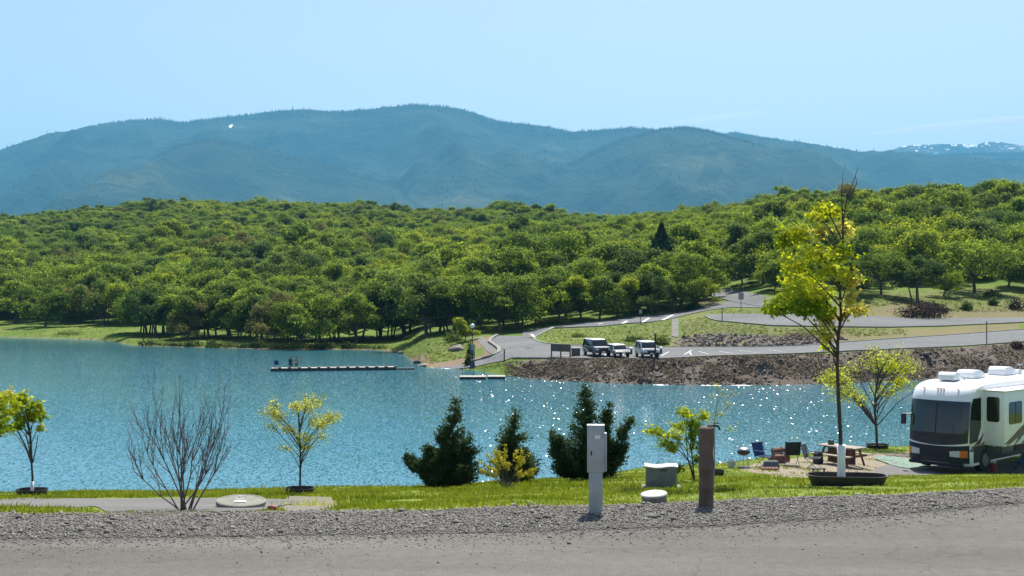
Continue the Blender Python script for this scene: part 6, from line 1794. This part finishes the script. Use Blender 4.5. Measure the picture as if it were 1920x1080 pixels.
glint(1313, 1354, 720, .9, 'long white painted sun glint at the foot of the brown bank')
glint(1370, 1412, 719, .7, 'broken white painted sun glint at the foot of the brown bank')
glint(1472, 1484, 719, .5, 'short white painted sun glint at the foot of the brown bank')
glint(806, 818, 691, .4, 'short pale painted sun glint at the ramp edge'); glint(826, 850, 692, .5, 'pale painted sun glint along the foot of the ramp')

# rocks: stone slope under the upper car park (each stone a part), boulders by the ramp, rubble on the bank
rs = thing('stone_slope', 'slope of tumbled grey stones below the upper car park', 'rock slope', far_hit(1400, 645))
ro = np.array(rs.location)
rg = np.random.default_rng(21)
stones = []
for k in range(6):
    mb = MB(); mb.ico((0, 0, 0), 1.0, .28, (1.15, .95, .75), rg); o = mb.build('stone', M['rock'] if k % 3 else M['rock_dark'], rs); stones.append(o)
for i in range(285):
    px = rg.uniform(1278, 1540) if rg.random() < .9 else rg.uniform(1225, 1600)
    lo = np.interp(px, [1225, 1278, 1440, 1560, 1600], [648, 651, 650, 645, 641]); hi = np.interp(px, [1225, 1278, 1340, 1440, 1500, 1600], [640, 632, 629, 631, 634, 634])
    q = far_hit(px, rg.uniform(hi, lo))
    o = stones[i] if i < 6 else stones[i % 6].copy()
    if i >= 6: COL.objects.link(o); o.parent = rs
    s = rg.uniform(.16, .42)
    o.location = q - ro + np.array([0, 0, s * .2]); o.scale = (s, s, s); o.rotation_euler = tuple(rg.uniform(0, 6.28, 3))
small = MB()
for i in range(1500):
    px = rg.uniform(1270, 1560); lo = np.interp(px, [1225, 1278, 1440, 1560, 1600], [650.5, 651.5, 650.5, 645, 641]); hi = np.interp(px, [1225, 1278, 1340, 1440, 1500, 1600], [640, 631, 627, 629, 632, 634])
    q = far_hit(px, rg.uniform(hi, lo)) if i % 3 == 0 else q + np.append(rg.normal(0, .6, 2), 0)
    q = np.array([q[0], q[1], far_z(q[0], q[1])])
    small.ico(q - ro, rg.uniform(.08, .22), .3, (1.1, 1, .8), rg)
o = small.build('small_stones', M['rock'], rs); o['kind'] = 'stuff'
for (px, row, s, lab) in ((766, 683, .95, 'large dark boulder at the water beside the boat ramp'), (778, 688, .8, 'dark wet boulder below the large boulder by the ramp'), (786, 681, .6, 'brown boulder on the shore by the ramp'), (755, 672, .5, 'dark boulder where the bay meets the grass'),
                          (793, 687, .85, 'pale flat slab among the ramp boulders'), (752, 662, .55, 'small dark rock at the end of the bay lawn'), (855, 657, 1.1, 'grey sloping rock in the grassy mound')):
    q = far_hit(px, row)
    mb = MB(); mb.ico((0, 0, 0), s, .22, (1.5, 1.0, .6) if 'slab' not in lab else (1.9, 1.0, .3), rg); mb.ico((s * .5, .2, -.1), s * .6, .25, (1.2, 1, .7), rg)
    o = tag(mb.build('boulder', M['rock'] if ('slab' in lab or 'grey' in lab) else M['rock_dark'], bevel=.05), lab, 'boulder'); o.location = q + (0, 0, s * .15)

# rubble and dry scrub on the brown bank
n = 5200
mb_v = []; mb_f = []
px = RNG.uniform(950, 2050, n); t_ = RNG.beta(1.1, 1.3, n)
kk = [far_knots(p) for p in px]
d = np.array([k[0][2] - .5 + (k[0][3] - k[0][2] + .6) * u for k, u in zip(kk, t_)])
z = np.array([float(far_zs(p, np.array([a]))[0]) for p, a in zip(px, d)])
x = (px - CX) / F * d
s = RNG.gamma(2.2, .034, n) + .03
base = np.array([(0, 0, 1), (1, 0, 0), (0, 1, 0), (-1, 0, 0), (0, -1, 0), (0, 0, -1)], float)
Bv = base[None] * (1 + RNG.uniform(-.4, .4, (n, 6, 1))) * s[:, None, None]; Bv[:, :, 2] *= .75
ang = RNG.uniform(0, 6.28, n)
V = np.stack([Bv[:, :, 0] * np.cos(ang)[:, None] - Bv[:, :, 1] * np.sin(ang)[:, None] + x[:, None], Bv[:, :, 0] * np.sin(ang)[:, None] + Bv[:, :, 1] * np.cos(ang)[:, None] + d[:, None], Bv[:, :, 2] + (z + s * .15)[:, None]], 2).reshape(-1, 3)
fo = np.array([(0, 1, 2), (0, 2, 3), (0, 3, 4), (0, 4, 1), (5, 2, 1), (5, 3, 2), (5, 4, 3), (5, 1, 4)])
M['rubble'] = stone_mat('rubble', [(0, (.055, .047, .041)), (.5, (.100, .084, .071)), (.85, (.16, .138, .115)), (1, (.27, .24, .20))])
tag(obj('bank_rubble', mesh_np('bank_rubble', V, (fo[None] + (np.arange(n) * 6)[:, None, None]).reshape(-1, 3)), M['rubble']), 'dark brown rubble covering the lake bank', 'rubble', kind='stuff')
n = 30000
px = RNG.uniform(950, 2050, n); t_ = RNG.random(n)
okb = (vnoise(px * .03, t_ * 4, 14) > -.08) & (t_ < .93)
px, t_ = px[okb], t_[okb]; n = len(px)
kk = [far_knots(p) for p in px]
d = np.array([k[0][2] + .4 + (k[0][3] - k[0][2] + .6) * u for k, u in zip(kk, t_)])
z = np.array([float(far_zs(p, np.array([a]))[0]) for p, a in zip(px, d)])
x = (px - CX) / F * d
pos = np.stack([x + RNG.normal(0, .2, n), d, z + RNG.uniform(0, .5, n) * (1 - .85 * t_)], 1)
V, Fa = leaf_quads(pos, np.tile([0, -.3, .8], (n, 1)), RNG.uniform(.05, .14, (n, 1)))
M['scrub'] = leafmat('scrub', (.080, .062, .050), (.215, .175, .120), .15, .30, 0, .9)
tag(obj('dry_scrub', mesh_np('dry_scrub', V, Fa), M['scrub']), 'reddish brown dry scrub on the lake bank', 'scrub', kind='stuff')

# grass and weeds over the far lawns, island and meadow
n = 60000
px = RNG.uniform(-60, 1990, n); rw = RNG.uniform(535, 690, n)
FARG = [[(0, 604), (200, 606), (260, 622), (400, 622), (560, 632), (740, 628), (860, 632), (890, 640), (890, 668), (800, 684), (760, 668), (745, 658), (500, 652), (300, 648), (230, 642), (100, 632), (0, 630)],
        [(1006, 634), (1040, 618), (1130, 615), (1225, 606), (1258, 600), (1258, 640), (1240, 650), (1100, 646), (1030, 643)],
        [(1276, 600), (1320, 596), (1350, 605), (1440, 612), (1440, 628), (1280, 630)], [(1450, 616), (1560, 616), (1700, 617), (1700, 628), (1560, 634), (1450, 630)],
        [(1330, 586), (1360, 580), (1430, 582), (1440, 587), (1335, 588)], [(1600, 560), (1700, 548), (1760, 560), (1920, 550), (1980, 560), (1980, 585), (1800, 585), (1680, 570), (1600, 582)], [(885, 690), (950, 680), (970, 676), (960, 700), (945, 702), (900, 698)]]
kp = np.zeros(n, bool)
for g in FARG: kp |= inside(g, px, rw)
px, rw = px[kp], rw[kp]; n = len(px)
pos = np.array([far_hit(a, b) for a, b in zip(np.round(px), rw)]) if n < 1 else None
colc = {}
pts = np.zeros((n, 3))
dgrid = np.arange(120, 320, .25)
for c in np.unique(np.round(px / 6)):
    p_ = c * 6; rr_ = CY + (CAMZ - far_zs(p_, dgrid)) / dgrid * F
    rr_ = np.minimum.accumulate(rr_)
    idx = np.where(np.round(px / 6) == c)[0]
    dd = np.interp(-rw[idx], -rr_, dgrid)
    pts[idx, 0] = (px[idx] - CX) / F * dd; pts[idx, 1] = dd; pts[idx, 2] = [far_z(a, b) for a, b in zip(pts[idx, 0], dd)]
V, Fa = leaf_quads(pts + np.array([0, 0, .06]), np.tile([0, 0, 1.0], (n, 1)), RNG.uniform(.08, .26, (n, 1)), RNG, .22)
M['far_grass'] = leafmat('far_grass', (.065, .110, .012), (.165, .190, .032), .25, .35, 0, .9)
tag(obj('far_grass', mesh_np('far_grass', V, Fa), M['far_grass']), 'rough grass on the far lawns and traffic island', 'grass', kind='stuff')

# shrubs on the far shore
def far_shrub(label, px, row, wp, hp, m, seed, n=420):
    rng = np.random.default_rng(seed); q = far_hit(px, row); k = q[1] / F; w, h = wp * k, hp * k
    t = thing('shrub', label, 'shrub', q)
    v = rng.normal(0, 1, (n, 3)); v /= np.linalg.norm(v, axis=1)[:, None]; v[:, 2] = np.abs(v[:, 2])
    p = v * (rng.uniform(.3, 1, (n, 1)) ** .5) * np.array([w / 2, w / 2, h]) * (1 + .2 * rng.normal(0, 1, (n, 1)))
    V, Fa = leaf_quads(p, v + [0, 0, .3], rng.uniform(.10, .22, (n, 1)) * min(1, h / 1.0), rng)
    obj('foliage', mesh_np('foliage', V, Fa), M[m], t)
    st = MB()
    for i in range(5):
        st.tube([(0, 0, -.1), tuple(rng.normal(0, .2, 3) * [w, w, 0] + [0, 0, h * .7])], [.04, .015], 4, cap=False)
    st.build('stem', M['twig'], t)
M['bramble'] = leafmat('bramble', (.026, .015, .014), (.065, .042, .034), .15, .5, .1)
far_shrub('large dark red-brown bramble heap beside the upper car park', 1725, 595, 90, 26, 'bramble', 1, 1600)
for i, (px, row, w, h, lab, mm) in enumerate(((1812, 581, 22, 16, 'dark round shrub on the dry bank', 'shrub_leaf'), (1862, 572, 20, 14, 'small green shrub on the dry bank below the meadow', 'shrub_leaf'), (1905, 580, 34, 22, 'dark brown shrub at the right end of the dry bank', 'bramble'),
        (1860, 556, 40, 14, 'low dark thicket under the big meadow oak', 'shrub_leaf'), (1240, 646, 30, 16, 'green shrub among the stones beside the island path', 'shrub_leaf'), (1190, 640, 40, 12, 'low green bushes on the grass island', 'shrub_leaf'), (1085, 632, 30, 8, 'dark green low bush on the grass island', 'shrub_leaf'),
        (882, 672, 14, 30, 'leafy shrub round the foot of the globe lamp', 'shrub_leaf'), (878, 686, 12, 18, 'dark shrub beside the ramp lamp base', 'shrub_leaf'), (1000, 690, 50, 10, 'low brown bush on the bank under the notice board', 'bramble'),
        (1500, 634, 60, 12, 'dry yellow bush above the stones', 'scrub'), (130, 628, 60, 8, 'reedy bushes along the left shore', 'shrub_leaf'), (560, 652, 90, 10, 'dark bushes overhanging the shore below the drooping oak', 'shrub_leaf'), (420, 650, 120, 7, 'dark low bushes along the shaded shore', 'shrub_leaf'),
        (850, 640, 40, 18, 'shadowy bush behind the mound', 'shrub_leaf'), (1300, 580, 30, 14, 'low brush under the fork oak', 'shrub_leaf'), (1760, 585, 40, 12, 'dry bush on the bank right of the bramble heap', 'bramble'), (1905, 655, 30, 14, 'dark brush on the kerb side of the climbing road', 'bramble'))):
    far_shrub(lab, px, row, w, h, mm, 40 + i)

rg = np.random.default_rng(88)
for i in range(16):
    p_ = 285 + i * 28 + rg.uniform(-8, 8)
    far_shrub('dark low bush overhanging the shaded shore of the grove', p_, np.interp(p_, [285, 400, 500, 720], [647.5, 651, 652.5, 654]), rg.uniform(26, 60), rg.uniform(6, 15), 'shrub_dark', 90 + i)
    COL.objects[-1].parent['group'] = 'bushes along the shaded shore'
# thin reddish tree at the shore
q = far_hit(634, 637); k = q[1] / F
clump_tree('young_tree', 'thin-trunked reddish budding tree on the sunlit shore lawn', q, [(634, 637), (633, 600), (632, 570), (630, 545)],
           [(628 + a, 555 + b, 13, 10, 120, 'oak_leaf_brown') for a, b in ((-18, 0), (0, -14), (16, 0), (-8, 14), (12, 14), (0, 4), (24, -12), (-24, 12))], 61, 'oak_leaf_brown', leaf='quad', leafsize=.16, trunk_r=.14, twig_r=.03, depth=2.0, twigs=6)

# house roof among the trees at the left, and the picnic shelter glimpsed behind the mound
def hut(label, px, row, d, w, h, dp, rz=0):
    x_ = (px - CX) / F * d; z_ = far_z(x_, d)
    zt = CAMZ - (row - CY) / F * d
    t = thing('house', label, 'house', (x_, d, z_), rz)
    H = max(zt - z_, h)
    mb = MB(); mb.box((0, 0, H / 2 - .4), (w, dp, H + .2)); mb.build('wall', M['siding'], t)
    mb = MB(); mb.prism([(-dp / 2 - .5, H - .3), (0, H + .9), (dp / 2 + .5, H - .3), (dp / 2 + .5, H - .45), (0, H + .7), (-dp / 2 - .5, H - .45)], -w / 2 - .5, w / 2 + .5, 'x'); mb.build('roof', M['roof_grey'], t)
    for xx in (-w * .3, 0, w * .3):
        mb = MB(); mb.box((xx, -dp / 2 - .02, H * .62), (1.1, .08, 1.1)); wd = mb.build('window', M['glass_dark'], t)
        mb = MB(); mb.box((xx, -dp / 2 - .05, H * .62 - .6), (1.25, .12, .08)); mb.build('sill', M['paint_white'], wd)
hut('low house with pale grey roof among the trees above the left shore', 12, 487, 420, 7, 4, 6)
hut('brown shelter with light roof glimpsed behind the grassy mound', 852, 606, 222, 4.2, 2.6, 3.5, R(15))
